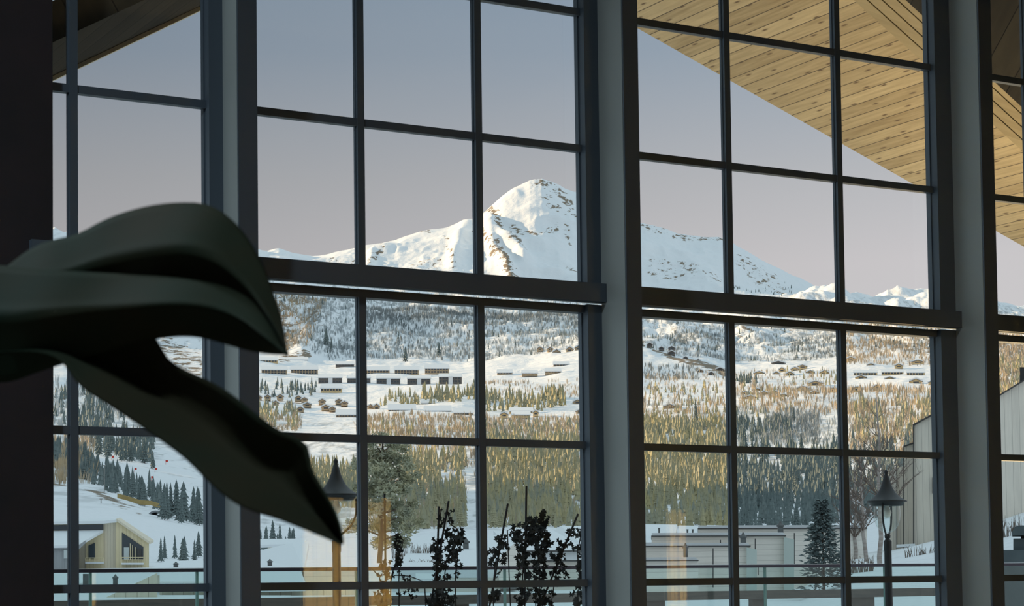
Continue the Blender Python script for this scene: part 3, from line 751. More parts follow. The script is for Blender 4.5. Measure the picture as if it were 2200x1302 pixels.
plant('tall bushy ivy around an upright cane', [((1131, 1044), (1128, 1240))],
      [(1165, 1104, 8, 8, 12, 7), (1152, 1124, 20, 16, 60, 8), (1150, 1150, 22, 18, 70, 9), (1118, 1132, 20, 7, 20, 6), (1108, 1150, 10, 14, 16, 7), (1120, 1162, 14, 22, 34, 8), (1160, 1178, 18, 22, 50, 8), (1178, 1160, 8, 20, 22, 8), (1170, 1120, 10, 18, 20, 6), (1122, 1200, 14, 28, 44, 8), (1160, 1210, 14, 24, 40, 7), (1125, 1235, 16, 14, 26, 7), (1158, 1238, 14, 14, 26, 7), (1140, 1262, 10, 12, 8, 6), (1122, 1275, 16, 26, 44, 7), (1160, 1280, 16, 24, 48, 7), (1140, 1215, 12, 16, 12, 6)],
      [[(1132, 1125), (1110, 1130), (1090, 1140)], [(1160, 1130), (1155, 1180), (1160, 1230), (1158, 1300)], [(1122, 1150), (1124, 1220), (1120, 1300)], [(1110, 1180), (1135, 1225), (1150, 1240)]])
plant('ivy hanging from a slanted cane beside the middle post', [((1242, 1104), (1188, 1235))],
      [(1224, 1140, 8, 6, 8, 6), (1238, 1146, 18, 8, 26, 6), (1250, 1160, 8, 20, 22, 7), (1212, 1165, 14, 10, 20, 7), (1196, 1190, 12, 16, 28, 7), (1232, 1175, 14, 8, 16, 6), (1208, 1205, 12, 16, 24, 6), (1246, 1195, 8, 18, 20, 6), (1248, 1230, 8, 22, 26, 7), (1200, 1232, 18, 12, 22, 7), (1180, 1285, 14, 16, 26, 6), (1242, 1280, 14, 24, 36, 7), (1218, 1240, 6, 8, 6, 5)],
      [[(1248, 1150), (1240, 1190), (1246, 1240), (1240, 1300)], [(1228, 1140), (1215, 1165), (1200, 1200), (1190, 1260), (1184, 1300)]])
pa = at(780, 1300, YP); pb = at(1280, 1300, YP)
pt = thing('planter_box', 'long dark planter box holding the climbing plants', 'planter', ((pa.x + pb.x) / 2, YP, TZ))
k = MB(); k.box(pa.x, pb.x, YP - .22, YP - .18, TZ, .66); k.box(pa.x, pb.x, YP + .18, YP + .22, TZ, .66); k.box(pa.x, pa.x + .04, YP - .18, YP + .18, TZ, .66); k.box(pb.x - .04, pb.x, YP - .18, YP + .18, TZ, .66)
k.build('box', m_fence, pt)
k = MB(); k.box(pa.x + .04, pb.x - .04, YP - .18, YP + .18, TZ, .61); k.build('soil', mat('soil', (.04, .03, .02), .9), pt)

# ------------------------------------------------------------------ large houseplant leaves in the foreground
m_leaf = mat('houseplant_leaf', (.058, .060, .036), .75, spec=.15, noise=(9, (.030, .062, .042), (1, 1, 1)))
m_stalk = mat('houseplant_stalk', (.06, .07, .04), .6)
hp = thing('houseplant', 'large dark leaved houseplant reaching in from the left edge', 'plant', at(-420, 900, 1.25))
hp.location.z = 0; HX = hp.location.x; HY = hp.location.y
def leaf(upper, lower, Y0, Y1, fold, n=46, rows=14, wav=.004):
    def samp(pts, t):
        P = [Vector((a, b, 0)) for a, b in pts]
        L = [0]
        for i in range(len(P) - 1): L.append(L[-1] + (P[i + 1] - P[i]).length)
        s = t * L[-1]
        return (float(np.interp(s, L, [p.x for p in P])), float(np.interp(s, L, [p.y for p in P])))
    def smooth(pts):
        for _ in range(3):
            q = [pts[0]]
            for a, b in zip(pts[:-1], pts[1:]):
                q += [(a[0] * .75 + b[0] * .25, a[1] * .75 + b[1] * .25), (a[0] * .25 + b[0] * .75, a[1] * .25 + b[1] * .75)]
            pts = q + [pts[-1]]
        return pts
    upper = smooth(upper); lower = smooth(lower)
    k = MB(); vs = []; fs = []
    for i in range(n + 1):
        t = i / n; a = samp(upper, t); b = samp(lower, t)
        Yc = Y0 + (Y1 - Y0) * t
        for j in range(rows + 1):
            v = j / rows
            d = Yc + fold * (1 - abs(2 * v - .9)) + wav * math.sin(t * 17 + 2 * v) - .006 * math.exp(-((v - .45) / .03) ** 2)
            vs.append(at(a[0] * (1 - v) + b[0] * v, a[1] * (1 - v) + b[1] * v, d))
    W = rows + 1
    for i in range(n):
        for j in range(rows): fs.append((i * W + j, i * W + j + 1, (i + 1) * W + j + 1, (i + 1) * W + j))
    k.add(vs, fs)
    o = k.build('leaf', m_leaf, hp, True)
    sm = o.modifiers.new('thickness', 'SOLIDIFY'); sm.thickness = .0012
    return o
leaf([(-120, 640), (0, 585), (60, 535), (110, 515), (165, 505), (225, 470), (290, 448), (345, 437), (400, 434), (440, 436), (480, 455), (520, 492), (548, 535), (575, 590), (592, 640), (606, 680), (616, 740), (618, 762)],
     [(-120, 660), (0, 690), (110, 700), (200, 690), (300, 668), (400, 655), (480, 670), (540, 700), (580, 735), (600, 752), (618, 762)], 1.28, 1.16, -.035)
leaf([(-100, 560), (0, 570), (110, 580), (200, 585), (300, 590), (400, 598), (480, 612), (540, 640), (580, 690), (605, 740), (619, 763)],
     [(-100, 800), (0, 830), (80, 800), (160, 775), (260, 745), (340, 727), (400, 722), (445, 728), (500, 745), (545, 757), (580, 762), (619, 763)], 1.24, 1.13, -.03)
leaf([(-60, 690), (60, 690), (200, 690), (290, 705), (338, 730), (352, 770), (390, 795), (440, 815), (500, 850), (548, 892), (600, 930), (645, 944), (664, 966), (662, 1000), (690, 1050), (716, 1092), (731, 1135), (735, 1167)],
     [(-60, 760), (60, 750), (120, 762), (150, 790), (168, 826), (235, 868), (292, 905), (345, 942), (400, 982), (446, 1030), (495, 1074), (548, 1098), (600, 1112), (650, 1132), (700, 1152), (735, 1167)], 1.22, 1.10, .03)
# stalks, stem and pot out of view on the left
k = MB()
for a in ((-120, 650), (-100, 690), (-60, 725)):
    e = at(a[0] + 14, a[1], 1.26 if a[1] == 650 else 1.23)
    k = MB(); k.tube([e, (e + Vector((HX, HY, 1.15))) / 2 + Vector((0, 0, .03)), Vector((HX, HY, 1.05))], .005, 8); k.build('stalk', m_stalk, hp, True)
k = MB(); k.tube([Vector((HX, HY, .4)), Vector((HX + .01, HY, .8)), Vector((HX, HY, 1.08))], .011, 8); k.build('stem', m_stalk, hp, True)
k = MB(); k.lathe(Vector((HX, HY, 0)), [(0, 0), (.12, 0), (.16, .42), (.165, .44), (.15, .44), (.145, .40), (0, .40)], 28); k.build('pot', mat('pot_glaze', (.08, .08, .08), .4), hp, True)
# ------------------------------------------------------------------ near buildings
m_clad = boards('grey_clad', (.84, .78, .68), (.68, .63, .55), .32, 'X', .05, (.45, .41, .36))
m_cladh = boards('beige_clad_h', (.88, .84, .76), (.76, .72, .66), .20, 'Z', .05, (.5, .47, .42))
m_cladv = boards('pale_clad_v', (.80, .74, .60), (.68, .62, .48), .35, 'X', .04, (.30, .26, .2))
m_yel = boards('gold_clad_v', (.84, .74, .50), (.72, .62, .38), .45, 'X', .04, (.28, .22, .12))
m_dkm = mat('dark_flashing', (.05, .05, .05), .5)
m_gry = boards('grey_board_wall', (.36, .38, .39), (.30, .32, .33), .3, 'X', .04, (.1, .1, .1))
m_win = mat('dark_window', (.05, .07, .085), .12)
m_winl = mat('light_window', (.55, .62, .62), .2)
m_vent = mat('roof_vent', (.12, .13, .13), .6, noise=(5, (.08, .08, .08), (1, 1, 1)))
m_lightcol = mat('pale_green_panel', (.50, .57, .53), .5, noise=(1, (.46, .54, .5), (1, 1, 1)))
def P(pts, Y): return [at(x, y, Y) for x, y in pts]
def poly3(pts): return [at(x, y, Y) for x, y, Y in pts]
def prism_px(pts, Y, depth):
    # walls run back along the line of sight of their inner edge, as house sides seen edge-on do
    xs = [p[0] for p in pts]; e = min(xs) if min(xs) > 1100 else (max(xs) if max(xs) < 1100 else 1100)
    r = ray(e, 1262); return MB().prism(P(pts, Y), Vector((r.x / r.y, 1, 0)) * depth)
def part(parent, name, pts, Y, depth, m, label=None): return prism_px(pts, Y, depth).build(name, m, parent, label=label)
def roofpart(parent, name, pts3, t, m, label=None):
    return MB().slab(poly3(pts3), t).build(name, m, parent, label=label)
def vent(x, y0, y1, Y, label, wd=9, cat='roof vent'):
    b = at(x, y1, Y); s = 1 / sc(Y); h = (y1 - y0) * s
    r = thing('roof_vent', label, cat, (b.x, b.y, b.z), 'roof vents on the snowy roofs')
    c = Vector((b.x, b.y, b.z))
    k = MB(); k.box(b.x - wd / 2 * s, b.x + wd / 2 * s, b.y - wd / 2 * s, b.y + wd / 2 * s, b.z - .25 - h * .1, b.z + h * .62); k.build('shaft', m_vent, r)
    k = MB(); k.lathe(c, [(wd * .72 * s, h * .60), (wd * .75 * s, h * .70), (wd * .3 * s, h * .85), (wd * .12 * s, h), (0, h)], 12); k.build('cowl', m_vent, r)
    return r

# gabled timber house at far left
Y = 240
h = thing('house', 'pale timber gabled house with balconies at lower left', 'house', at(250, 1222, Y))
part(h, 'wall', [(100, 1222), (100, 1122), (222, 1120), (250, 1118), (250, 1222)], Y, 9, m_cladv)
part(h, 'gable', [(249, 1222), (249, 1117), (320, 1165), (320, 1222)], Y - .6, 9.4, m_yel)
part(h, 'gable_glass', [(262, 1203), (262, 1144), (308, 1175), (308, 1203)], Y - .7, .3, m_win)
for x0, x1, y0 in ((266, 277, 1176), (296, 304, 1180)): part(h, 'window', [(x0, 1202), (x0, y0), (x1, y0), (x1, 1202)], Y - .85, .2, m_winl if x0 == 266 else m_dkm)
for x in (284, 291, 279): part(h, 'mullion', [(x, 1203), (x, 1156 + (x - 262) * .66), (x + 1.6, 1157 + (x - 262) * .66), (x + 1.6, 1203)], Y - .95, .15, m_yel)
def balcony(parent, x0, x1, y0, y1, Yb):
    part(parent, 'balcony', [(x0, y1), (x0, y1 - 4), (x1, y1 - 4), (x1, y1)], Yb - 1.6, 1.5, m_snow)
    k = MB()
    for y in (y0, y0 + 5): k.prism(P([(x0, y), (x0, y - 1.2), (x1, y - 1.2), (x1, y)], Yb - 1.6), (0, .05, 0))
    n = 4
    for i in range(n + 1):
        x = x0 + (x1 - x0 - 1.2) * i / n
        k.prism(P([(x, y1 - 3), (x, y0 - 1), (x + 1.2, y0 - 1), (x + 1.2, y1 - 3)], Yb - 1.58), (0, .05, 0))
    k.build('balcony_rail', m_yel, parent)
balcony(h, 261, 309, 1198, 1213, Y)
roofpart(h, 'snow_roof', [(96, 1121, Y - 1), (222, 1119, Y - 1), (251, 1116, Y - 1), (262, 1113, Y + 11), (96, 1116, Y + 11)], .35, m_snow)
roofpart(h, 'roof_edge', [(250, 1114.5, Y - 1.1), (322, 1164, Y - 1.1), (330, 1160, Y + 10), (258, 1112, Y + 10)], .3, m_cladv)
part(h, 'clerestory', [(100, 1140), (100, 1129), (222, 1127), (222, 1138)], Y - .3, .4, m_win)
part(h, 'recess', [(185, 1222), (185, 1160), (222, 1142), (222, 1222)], Y - .5, .6, m_yel)
part(h, 'recess_window', [(190, 1200), (190, 1172), (204, 1166), (204, 1200)], Y - .7, .3, m_win)
balcony(h, 183, 223, 1199, 1211, Y)
roofpart(h, 'porch_roof', [(96, 1172, Y - 6), (166, 1171, Y - 6), (222, 1139, Y - .6), (96, 1141, Y - .6)], .3, m_snow)
part(h, 'porch_wall', [(100, 1222), (100, 1174), (168, 1173), (168, 1222)], Y - 5.5, 5, m_gry)
part(h, 'porch_window', [(137, 1200), (137, 1181), (149, 1181), (149, 1200)], Y - 5.8, .4, m_winl)
part(h, 'lintel', [(100, 1180), (100, 1174), (168, 1172), (185, 1160), (185, 1166), (170, 1180)], Y - 5.9, .3, m_gry)

# snowy roofs at the lower left
Y = 70
h = thing('snowy_building', 'low snow roofed building with a pale wedge shaped gable, bottom left', 'building', at(260, 1320, Y))
roofpart(h, 'snow_roof', [(60, 1297, Y - 10), (212, 1292, Y - 10), (338, 1231, Y + 6), (60, 1233, Y + 6)], .4, m_snow)
part(h, 'gable', [(212, 1340), (212, 1291), (338, 1231), (338, 1340)], Y - 9.8, 4, m_cladv)
part(h, 'wall', [(60, 1340), (60, 1294), (212, 1291), (455, 1289), (455, 1340)], Y - 10.4, 5, m_gry)
part(h, 'roof_hatch', [(178, 1262), (178, 1233), (191, 1233), (196, 1262)], Y - 1, 1, m_vent)
h = thing('snowy_building', 'flat snow roofed building beside the wedge shaped gable, bottom left', 'building', at(390, 1320, Y))
roofpart(h, 'snow_roof', [(343, 1252, Y - 4), (462, 1252, Y - 4), (462, 1229, Y + 6), (343, 1229, Y + 6)], .3, m_snow)
part(h, 'wall', [(343, 1300), (343, 1250), (462, 1250), (462, 1300)], Y - 3.8, 5, m_cladv)
roofpart(h, 'lower_snow_roof', [(345, 1289, Y - 9), (440, 1289, Y - 9), (445, 1281, Y - 6), (345, 1281, Y - 6)], .25, m_snow)
h = thing('snowy_building', 'smaller snowy roof with one vent behind the flat roof, lower left', 'building', at(390, 1240, 95))
roofpart(h, 'snow_roof', [(322, 1222, 90), (452, 1222, 90), (446, 1203, 104), (358, 1205, 104)], .3, m_snow)
part(h, 'wall', [(330, 1262), (330, 1222), (470, 1222), (470, 1262)], 90.3, 8, m_cladv)
vent(248, 1234, 1256, 66, 'dark vent on the snow roof of the wedge gabled building, bottom left')
vent(378, 1207, 1221, 92, 'dark vent on the smaller snowy roof behind the flat roof')
h = thing('snowy_building', 'snow roofed building under the long leaf tip', 'building', at(600, 1300, 72))
roofpart(h, 'snow_roof', [(520, 1224, 68), (652, 1224, 68), (664, 1164, 86), (628, 1166, 86), (520, 1192, 86)], .3, m_snow)
roofpart(h, 'lower_snow_roof', [(520, 1252, 63), (656, 1250, 63), (646, 1227, 67), (520, 1227, 67)], .3, m_snow)
part(h, 'wall', [(520, 1330), (520, 1262), (770, 1262), (770, 1330)], 63.5, 4, m_cladv)
roofpart(h, 'snow_ledge', [(545, 1284, 60), (635, 1284, 60), (625, 1279, 62), (545, 1279, 62)], .15, m_snow)
part(h, 'back_wall', [(650, 1262), (650, 1222), (780, 1222), (780, 1262)], 68, 3, m_cladh)
vent(580, 1201, 1219, 72, 'dark vent on the snowy roof below the leaf tip')
h = thing('cabin', 'low cabin with a lit yellow porch behind the spruces, lower left', 'cabin', at(600, 1176, 210))
part(h, 'wall', [(575, 1180), (575, 1170), (645, 1168), (640, 1180)], 210, 4, m_cladv)
part(h, 'porch', [(600, 1179), (600, 1173), (618, 1173), (618, 1179)], 209.8, .4, m_yel)
roofpart(h, 'snow_roof', [(553, 1171, 207), (650, 1168, 207), (660, 1157, 216), (553, 1158, 216)], .3, m_snow)

# centre building with the broad snowy roof
Y = 72
h = thing('snowy_building', 'wide building with a broad snowy roof behind the climbing plants', 'building', at(1060, 1300, Y))
roofpart(h, 'snow_roof', [(852, 1218, Y), (1075, 1218, Y), (1100, 1190, Y + 4), (1130, 1150, Y + 16), (905, 1148, Y + 16)], .4, m_snow)
roofpart(h, 'back_snow_roof', [(1095, 1182, Y + 5), (1262, 1181, Y + 5), (1262, 1130, Y + 22), (1205, 1130, Y + 22), (1190, 1140, Y + 22), (1060, 1140, Y + 22)], .4, m_snow)
part(h, 'gable', [(1072, 1262), (1072, 1200), (1104, 1168), (1112, 1178), (1112, 1262)], Y - .4, 6, m_cladh)
part(h, 'wall', [(860, 1300), (860, 1221), (1075, 1221), (1075, 1300)], Y + .1, 8, m_cladh)
part(h, 'side_wall', [(1112, 1300), (1112, 1186), (1270, 1185), (1270, 1300)], Y + 5.2, 8, m_cladh)
part(h, 'gutter', [(1112, 1186.5), (1112, 1183), (1270, 1182), (1270, 1186)], Y + 4.8, .3, m_vent)
part(h, 'window_band', [(1112, 1207), (1112, 1204.5), (1262, 1204), (1262, 1206.5)], Y + 5, .3, m_vent)
roofpart(h, 'porch_snow', [(893, 1243, Y - 3), (935, 1243, Y - 3), (935, 1232, Y - 1), (893, 1232, Y - 1)], .2, m_snow)
vent(1001, 1155, 1185, Y + 8, 'tall grey vent on the broad snowy roof behind the plants', 12)

# row of grey timber houses, stepped, right of centre
spec = [
 ('grey board clad end wall, lowest of the stepped row right of centre', 60, 1340, 1500, 1206, None),
 ('second step of the grey board clad row, with a down pipe', 66, 1340, 1612, 1175, (1604, 1626)),
 ('third step of the grey board clad row, with a pale corner panel', 72, 1400, 1688, 1153, (1684, 1706)),
 ('tallest and furthest step of the grey board clad row, behind the spruce', 80, 1500, 1862, 1137, None)]
for i, (lab, Y, x0, x1, yt, colx) in enumerate(spec):
    h = thing('row_house', lab, 'house', at((x0 + x1) / 2, 1300, Y), 'stepped row of board clad houses')
    part(h, 'wall', [(x0, 1310), (x0, yt), (x1, yt - (x1 - x0) * .004), (x1, 1310)], Y, 5, m_cladh)
    part(h, 'flashing', [(x0 - 1, yt), (x0 - 1, yt - 2.2), (x1 + 1, yt - 3.0), (x1 + 1, yt - .8)], Y - .12, 5.2, m_dkm)
    part(h, 'roof_snow', [(x0, yt - 2.2), (x0, yt - 8), (x1 - 6, yt - 9), (x1, yt - 3)], Y + .3, 4.6, m_snow)
    if colx: part(h, 'corner_panel', [(colx[0], 1310), (colx[0], yt + 1), (colx[1], yt + 6), (colx[1], 1310)], Y - .3, 5, m_lightcol)
for i, (x, y0, y1, Y) in enumerate(((1532, 1178, 1262, 65.8), (1622.5, 1157, 1206, 71.8), (1706.5, 1145, 1212, 79.8), (1629, 1218, 1236, 65.7), (1548, 1160, 1174, 71.7))):
    hh = [o for o in bpy.data.objects if o.name.startswith('row_house') and abs(o.location.y - (Y + .2)) < .5]
    part(hh[0] if hh else None, 'down_pipe', [(x - 1.1, y1), (x - 1.1, y0), (x + 1.1, y0), (x + 1.1, y1)], Y - .15, .08, m_dkm)
vent(1473, 1166, 1196, 63, 'dark cowled chimney on the second step of the clad row', 9)
vent(1597, 1144, 1173, 69, 'dark cowled chimney on the third step of the clad row', 11)
vent(1677, 1119, 1151, 75.5, 'dark cowled chimney on the tallest step of the clad row', 11)
for (lab, x0, x1, y0, y1, Y, vs) in (('snow covered roof with a small hatch, left of the three behind the clad row', 1362, 1455, 1127, 1166, 96, ((1416, 1134, 1145),)),
                                 ('snow covered roof with twin vents, middle of the three behind the clad row', 1459, 1522, 1130, 1156, 100, ((1477, 1137, 1148), (1488, 1137, 1148))),
                                 ('snow covered roof with a thin pipe, right of the three behind the clad row', 1518, 1560, 1129, 1149, 104, ((1516, 1129, 1143),))):
    h = thing('snowy_roof', lab, 'building', at((x0 + x1) / 2, 1250, Y), 'snowy roofs behind the clad row')
    roofpart(h, 'snow_roof', [(x0, y1, Y), (x1 - 7, y1 - 1, Y), (x1, y0, Y + 9), (x0, y0 - 1, Y + 9)], .4, m_snow)
    part(h, 'wall', [(x0, 1260), (x0, y1), (x1 - 8, y1), (x1 - 8, 1260)], Y + .2, 8, m_cladh)
    if x0 == 1362: part(h, 'eave', [(x0, y1 + 6), (x0, y1), (1416, y1), (1416, y1 + 6)], Y - .3, .5, m_dkm)
    for x, a, b in vs: part(h, 'vent', [(x - 1.6, b), (x - 2, a + 2), (x - 2.4, a), (x + 2.4, a), (x + 2, a + 2), (x + 1.6, b)], Y + 2, .8, m_vent)

# tall wood clad building on the right
Y = 92
h = thing('clad_building', 'tall vertical board clad building with a small window at right', 'building', at(2000, 1190, Y))
part(h, 'wall', [(1963, 1190), (1963, 915), (2012, 888), (2062, 860), (2062, 1190)], Y, 14, m_clad)
part(h, 'roof_edge', [(1961, 915), (1961, 911.5), (2012, 884), (2062, 856), (2062, 860), (2012, 888)], Y - .15, 14, m_dkm)
part(h, 'step_wall', [(1942, 1185), (1942, 960), (1963, 952), (1963, 1185)], Y + 2, 12, m_clad)
part(h, 'step_edge', [(1940.5, 961), (1940.5, 958), (1963, 950), (1963, 953)], Y + 1.8, 12, m_dkm)
part(h, 'second_step_wall', [(1912, 1182), (1912, 1012), (1942, 1000), (1942, 1182)], Y + 4, 12, m_clad)
part(h, 'corner_trim', [(1961.5, 1188), (1961.5, 912), (1964.2, 911), (1964.2, 1188)], Y - .2, .2, m_dkm)
part(h, 'corner_trim', [(1940.5, 1186), (1940.5, 958), (1942.8, 957), (1942.8, 1186)], Y + 1.7, .2, m_dkm)
part(h, 'corner_trim', [(1926, 1184), (1926, 1006), (1927.6, 1006), (1927.6, 1184)], Y + 3.8, .2, m_dkm)
part(h, 'snow_ledge', [(1926, 1176), (1926, 1170), (1966, 1168), (1966, 1174)], Y - 1.2, 1.2, m_snow)
wf = part(h, 'window_frame', [(2003, 1060), (2003, 1026), (2026, 1026), (2026, 1060)], Y - .15, .2, m_dkm)
part(wf, 'pane', [(2006, 1056), (2006, 1029), (2024, 1029), (2024, 1056)], Y - .22, .05, m_winl)
h = thing('clad_building', 'pale board clad building with a sloping roof line at the right edge', 'building', at(2180, 1150, 84))
part(h, 'wall', [(2118, 1150), (2118, 869), (2143, 853), (2210, 812), (2300, 760), (2300, 1150)], 84, 14, m_clad)
part(h, 'roof_edge', [(2117, 869), (2117, 866), (2143, 850), (2210, 809), (2300, 757), (2300, 760), (2210, 812), (2143, 853)], 83.8, 14, m_dkm)
part(h, 'chimney', [(2191, 830), (2191, 789), (2240, 789), (2240, 830)], 88, 2, m_dkm)

# covered dark machine behind the railing at the right edge
m_cover = mat('teal_cover', (.075, .105, .115), .6, noise=(4, (.055, .08, .09), (1, 1, 1)))
Y = 27
h = thing('covered_grill', 'dark teal covered unit with a domed hood behind the railing, right edge', 'grill', at(2185, 1300, Y))
h.location.z = TZ - .4
part(h, 'body', [(2128, 1420), (2128, 1182), (2300, 1180), (2300, 1420)], Y, 1.1, m_cover)
part(h, 'upper_box', [(2177, 1181), (2177, 1157), (2300, 1156), (2300, 1181)], Y + .15, .7, m_cover)
part(h, 'hood', [(2175, 1150), (2174, 1144), (2180, 1132), (2190, 1129), (2300, 1128), (2300, 1150)], Y + .05, .9, m_cover)
part(h, 'support', [(2193, 1158), (2193, 1149), (2300, 1149), (2300, 1158)], Y + .4, .3, m_dkm)

# ------------------------------------------------------------------ trees
m_spruce_sunlit = mat('spruce_needles', (.44, .39, .21), .8, noise=(.03, (.28, .30, .24), (1, 1, 1)))  # golden sunlight and grey shade mixed into the needle colour
m_spruce_shaded = mat('spruce_dark', (.115, .155, .155), .8, noise=(.04, (.18, .225, .22), (1, 1, 1)))  # shaded copy of the spruce, bluish shade put into its colour
m_trunk = mat('bark', (.10, .075, .055), .9)
m_birch = mat('birch_bark', (.30, .25, .22), .8, noise=(5, (.42, .38, .35), (1, 1, 4)))
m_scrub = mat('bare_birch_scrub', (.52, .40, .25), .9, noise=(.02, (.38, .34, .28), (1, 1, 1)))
def spruce_mesh(k, c, hgt, wid, tiers, pts, rr):
    """stacked ragged whorls of drooping branches"""
    for i in range(tiers):
        f = i / tiers
        z0 = hgt * (.06 + .90 * f)
        r = wid * (1 - f) ** .85 * rr.uniform(.8, 1.12) + .01 * hgt
        z1 = min(hgt, z0 + hgt * (1.9 / tiers)); 
        apex = c + Vector((0, 0, z1)); o = len(k.v); n = pts
        ring = []
        ph = rr.uniform(0, 6.28)
        for j in range(n * 2):
            a = ph + math.pi * j / n
            q = r * (rr.uniform(.82, 1.15) if j % 2 == 0 else rr.uniform(.42, .6))
            ring.append(c + Vector((math.cos(a) * q, math.sin(a) * q, z0 - (.03 * hgt if j % 2 == 0 else -.012 * hgt) * (1 - f))))
        k.add([apex] + ring, [(0, 1 + j, 1 + (j + 1) % (2 * n)) for j in range(2 * n)])
protos = []
for v in range(4):
    rr = random.Random(50 + v)
    root = thing('spruce_tree', 'spruce', 'tree', (0, 0, 0))
    k = MB(); spruce_mesh(k, Vector((0, 0, 0)), 1.0, (.15, .19, .13, .22)[v], (11, 9, 12, 10)[v], 7, rr)
    # one shape, sunlit and shaded colour copies come as two meshes
    f = k.build('foliage', m_spruce_sunlit, root)
    k2 = MB(); k2.tube([Vector((0, 0, -.06)), Vector((0, 0, .5))], .012, 5); k2.build('trunk', m_trunk, root)
    protos.append(root)
shaded_me = []
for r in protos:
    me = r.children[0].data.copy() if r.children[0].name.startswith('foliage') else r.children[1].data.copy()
    me.materials.clear(); me.materials.append(m_spruce_shaded); shaded_me.append(me)
used = [False] * 4
def put_spruce(px, py, hpx, label, group, dark=False, ymin=45, Y=None):
    b = hit(px, py, ymin) if Y is None else at(px, py, Y)
    if b is None: return
    hgt = hpx / sc(b.y)
    v = rnd.randrange(4)
    r = copy_tree(protos[v], b, (hgt * rnd.uniform(.85, 1.15), hgt * rnd.uniform(.85, 1.15), hgt), rnd.uniform(0, 6.28))
    if dark:
        for c in r.children:
            if c.name.startswith('foliage'): c.data = shaded_me[v]
    tag(r, label, 'tree', group)
    return r
rnd = random.Random(11)
G = []
def region(n, fx, fy, hp, label, group, dark, ymin=45, excl=None):
    c = 0; tries = 0
    while c < n and tries < n * 6:
        tries += 1
        x = fx(); y = fy(x)
        if excl and excl(x, y): continue
        if put_spruce(x, y, hp() , label, group, dark, ymin): c += 1
U = rnd.uniform
region(15, lambda: U(352, 446), lambda x: 1126 - (446 - x) * .12 + U(-8, 5), lambda: U(55, 92), 'tall dark spruce in the stand right of the snow tunnel', 'spruces right of the snow tunnel', True)
region(26, lambda: U(165, 345), lambda x: 1003 + (x - 165) * .46 + U(-10, 22), lambda: U(34, 56), 'dark spruce along the lower edge of the ski slope', 'spruces along the ski slope', True)
region(9, lambda: U(345, 446), lambda x: 1208 + U(-14, 4), lambda: U(40, 62), 'snow dusted spruce beside the timber house, lower left', 'spruces beside the timber house', True, 200)
region(12, lambda: U(552, 640), lambda x: U(1160, 1190), lambda: U(36, 60), 'dark spruce beneath the tip of the long leaf', 'spruces beneath the leaf tip', True, 200)
region(22, lambda: U(170, 330), lambda x: 960 + (x - 170) * .30 + U(-30, 0), lambda: U(40, 60), 'spruce on the steep side above the ski slope', 'spruces above the ski slope', True)
clear = lambda x, y: (944 < x < 1032 and 1018 < y < 1050) or (1000 < x < 1030 and 1030 < y < 1140)
region(26, lambda: U(665, 770), lambda x: U(1012, 1085), lambda: U(32, 48), 'yellow green spruce behind the left lamp post', 'spruces behind the left lamp post', False)
region(34, lambda: U(890, 1000), lambda x: U(1020, 1140), lambda: U(34, 58), 'yellow green spruce in the wood above the broad snowy roof', 'spruces above the broad snowy roof', False, excl=clear)
region(62, lambda: U(1034, 1262), lambda x: U(1000, 1136), lambda: U(36, 60), 'yellow green spruce in the dense wood behind the tall ivy', 'spruces behind the tall ivy', False, excl=clear)
region(52, lambda: U(1372, 1562), lambda x: U(1000, 1132), lambda: U(36, 58), 'yellow green spruce in the dense wood above the left snowy roofs', 'spruces above the clad row', False)
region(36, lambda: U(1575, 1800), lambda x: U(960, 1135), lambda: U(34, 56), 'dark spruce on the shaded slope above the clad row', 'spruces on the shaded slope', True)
# single spruces one can point to
for x, y, hh, lab in ((1705, 905, 36, 'lone dark spruce on the snowy slope above the shaded wood'), (1495, 905, 52, 'pointed dark spruce on the slope in the right middle window'), (701, 745, 40, 'dark spruce on the sunlit rocky hillside'),
                      (712, 752, 30, 'small dark spruce beside the taller one on the rocky hillside'), (871, 778, 34, 'narrow dark spruce above the apartment blocks'), (943, 760, 34, 'dark spruce on the blue hillside above the apartment blocks')):
    put_spruce(x, y, hh, lab, None, True, 700)
